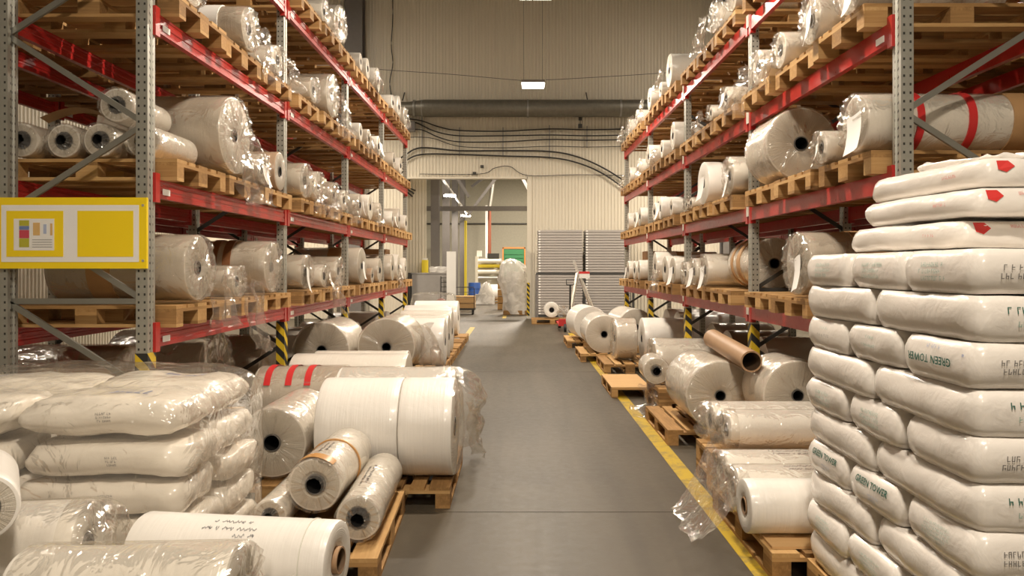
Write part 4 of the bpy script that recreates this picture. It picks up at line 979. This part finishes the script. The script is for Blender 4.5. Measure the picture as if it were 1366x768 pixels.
for z, r_, mt in ((1.1, .1, 'bright_steel'), (1.4, .12, 'machine_white'), (1.7, .09, 'yellow_paint'), (1.95, .12, 'machine_white')): MB().lathe([(-.58, r_), (.6, r_)], 14, org=(0, -.25, z)).build('roller', mt, t, 0)
MB().box(-.1, .5, -.3, .2, 2.1, 2.35).build('drive_unit', 'dark_steel', t); MB().box(-.65, -.4, -.2, .2, 2.2, 2.5).build('cover', 'white_paint', t)
t = thing('green_machine', 'green panelled unit with orange frame in the hall beyond', 'machine', ((685-690)*.042, 42, 0)); MB().box(-.55, .6, 0, .4, 0, 2.65).build('body', 'machine_green', t)
for z in (1.95, 2.15, 2.35): MB().box(-.5, .55, -.03, 0, z, z+.15).build('panel', 'machine_green', t)
for x in (-.62, .6): MB().box(x, x+.07, -.05, .4, 0, 2.75).build('frame_post', 'orange_paint', t)
MB().box(-.62, .67, -.05, .4, 2.68, 2.76).build('frame_rail', 'orange_paint', t)
# goods in the doorway
t = thing('bagged_stack', 'tall load covered by a milky plastic bag inside the doorway', 'bagged load', (-.06, 26.1, 0)); MB().box(-.30, .34, -.25, .3, .15, 1.5).build('load', 'tray_grey', t); MB().box(-.42, .4, -.3, .35, 0.002, .15).build('base', 'pallet_wood', t)
def bagf(x, r, a, i):
    k = 1+.30*nz(math.cos(a)*1.6, math.sin(a)*1.6, x*2.2)+.05*math.sin(a*7+x*5); return x, r*k
m = MB().lathe([(.02, .44), (.2, .46), (.5, .46), (.85, .49), (1.2, .54), (1.45, .54), (1.7, .44), (1.85, .28), (1.93, .12), (1.95, .01)], 48, fx=bagf)
m.v = [(y*.98-.14*max(0, x-1.0)+.06*(1-x), z*.75, x) for x, y, z in m.v]; m.build('plastic_bag', 'milky_film', t, 0)
t = thing('wooden_crate', 'brown wooden crate behind the bagged load', 'crate', ((671-690)*.029, 29, 0))
for i in range(5): MB().box(-.2, .2, -.3, .3, .02+.26*i, .25+.26*i).build('plank', 'pallet_wood', t)
t = thing('sheet_heap', 'heap under crumpled milky sheet on the far hall floor', 'covered heap', ((645-690)*.033, 33, 0)); MB().box(-.35, .2, -.2, .2, 0, .45).build('bundle', 'tray_grey', t)
m = MB().grid(lambda u, v: ((u-.5)*1.0, (v-.5)*.8, .02+1.25*max(0, 1-(2*abs(u-.62))**1.5)*max(0, 1-(2*abs(v-.5))**3)*(.75+.35*nz(u*4, v*4))), 20, 14); m.build('cover_sheet', 'milky_film', t, 0)
fp((657-690)*.0345, 34.6, 0, 'pallet beyond the doorway carrying a short white roll'); roll('film_roll', 'short white roll on a pallet in the hall beyond', ((650-690)*.0345, 34.5, PZ+.35), 0, .35, .8, *STY['w'], seed=90)
o = MB().lathe([(0, .02), (0, .28), (.1, .29), (.3, .28), (.32, .30), (.6, .28), (.62, .3), (.9, .28), (.9, .02)], 20); o.v = [(y, z, x) for x, y, z in o.v]; o = o.build('blue_barrel', 'blue_plastic', None, .5, ((633-690)*.036, 36, 0)); tag(o, 'blue plastic barrel standing in the hall beyond', 'barrel')
t = thing('platform_trolley', 'dark wire-framed trolley on black castors in the doorway', 'trolley', ((618-690)*.0262, 26.2, 0))
MB().box(-.42, .42, -.3, .3, .16, .22).build('platform', 'dark_steel', t)
for x in (-.34, .34):
    for y in (-.22, .22): c = MB().cyl((x-.025, y, .07), (x+.025, y, .07), .07, 12).build('castor', 'rubber', t); MB().box(x-.03, x+.03, y-.02, y+.02, .07, .16).build('fork', 'dark_steel', c)
MB().tube([(-.4, -.25, .22), (-.4, -.25, .9), (-.37, -.25, .95), (.37, -.25, .95), (.4, -.25, .9), (.4, -.25, .22)], .016, 6).build('handle_frame', 'dark_steel', t)
for z in (.4, .6, .78): MB().cyl((-.4, -.25, z), (.4, -.25, z), .008, 5).build('cross_wire', 'dark_steel', t)
o = MB().box(-.36, .36, -.2, .26, 0, .42).build('cardboard_box', 'plywood', None, None, ((620-690)*.0262, 26.2, .222)); tag(o, 'pale carton standing on the wire-framed trolley', 'box')
o = shell((-.36, -.25, 0), (.3, .25, .55), 6, 14, 10, 8, .05).build('wrapped_bundle', 'milky_film', None, 0, ((620-690)*.0275, 27.6, .002)); tag(o, 'milky wrapped bundle behind the wire-framed trolley', 'bundle')
o = MB().box(-.15, .15, -.015, .015, 0, 2.15).build('white_board', 'white_paint', None, None, ((602-690)*.0242, 24.2, .0)); tag(o, 'upright white panel leaning by the grey cabinet in the doorway', 'panel')
t = thing('grey_cabinet', 'low grey cabinet standing in the doorway beside the trolley', 'cabinet', ((575-690)*.0246, 24.75, 0)); MB().box(-.62, .62, -.25, .3, .0, 1.42).build('body', 'grey_paint', t); MB().box(-.64, .64, -.27, .32, 1.42, 1.46).build('top', 'grey_paint', t); MB().box(-.74, -.64, -.27, .3, 0, 1.46).build('end_panel', 'shelf_dark', t)
t = thing('yellow_canister', 'small yellow canister on the low grey cabinet', 'canister', ((566-690)*.0247, 24.9, 1.462)); MB().box(-.1, .1, -.08, .08, 0, .42).build('body', 'yellow_paint', t); MB().box(-.08, .08, -.06, .06, .42, .48).build('lid', 'white_paint', t)
o = shell((-.35, -.2, 0), (.35, .2, .16), 9, 14, 8, 4, .03).build('cloth_heap', 'milky_film', None, 0, ((588-690)*.0247, 24.7, 1.49)); tag(o, 'crumpled pale sheet heap on the low grey cabinet', 'sheet')
t = thing('film_heap', 'heap of clear and reddish film before the grey cabinet', 'plastic film', ((580-690)*.019, 19.0, 0)); MB().box(-.5, .5, -.35, .35, .002, .6).build('bale', 'tray_grey', t); m = shell((-.55, -.4, 0), (.5, .4, .95), 12, 18, 12, 8, .08); m.build('clear_cover', 'clear_film', t, 0); MB().grid(lambda u, v: (-.1+.45*u, -.3+.1*v, .62+.25*math.sin(u*2.4)*(1-.4*v)), 8, 4).build('red_sheet', 'print_pale_red', t, 0)
t = thing('wire_shelf', 'small dark wire rack beside the grey cabinet in the doorway', 'rack', ((596-690)*.0243, 24.4, 0))
for x in (-.2, .2): MB().cyl((x, 0, 0), (x, 0, 1.35), .015, 6).build('post', 'dark_steel', t)
for z in (.7, .85, 1.0, 1.15, 1.3): MB().cyl((-.2, 0, z), (.2, 0, z), .012, 6).build('rung', 'dark_steel', t)
# cables on the partition by the doorway
for i in range(3):
    o = MB().tube([(-3.9+.1*i, 25.1, 6), (-3.75+.12*i, 25.05, 5.0), (-3.85+.1*i, 25.05, 4.3), (-3.5+.05*i, 25.05, 4.0+.1*i)], .03, 6).build('hanging_cable', 'cable_black', None, 0); tag(o, 'thick black cable looped on the partition inside the doorway', 'cable', 'cables inside the doorway')
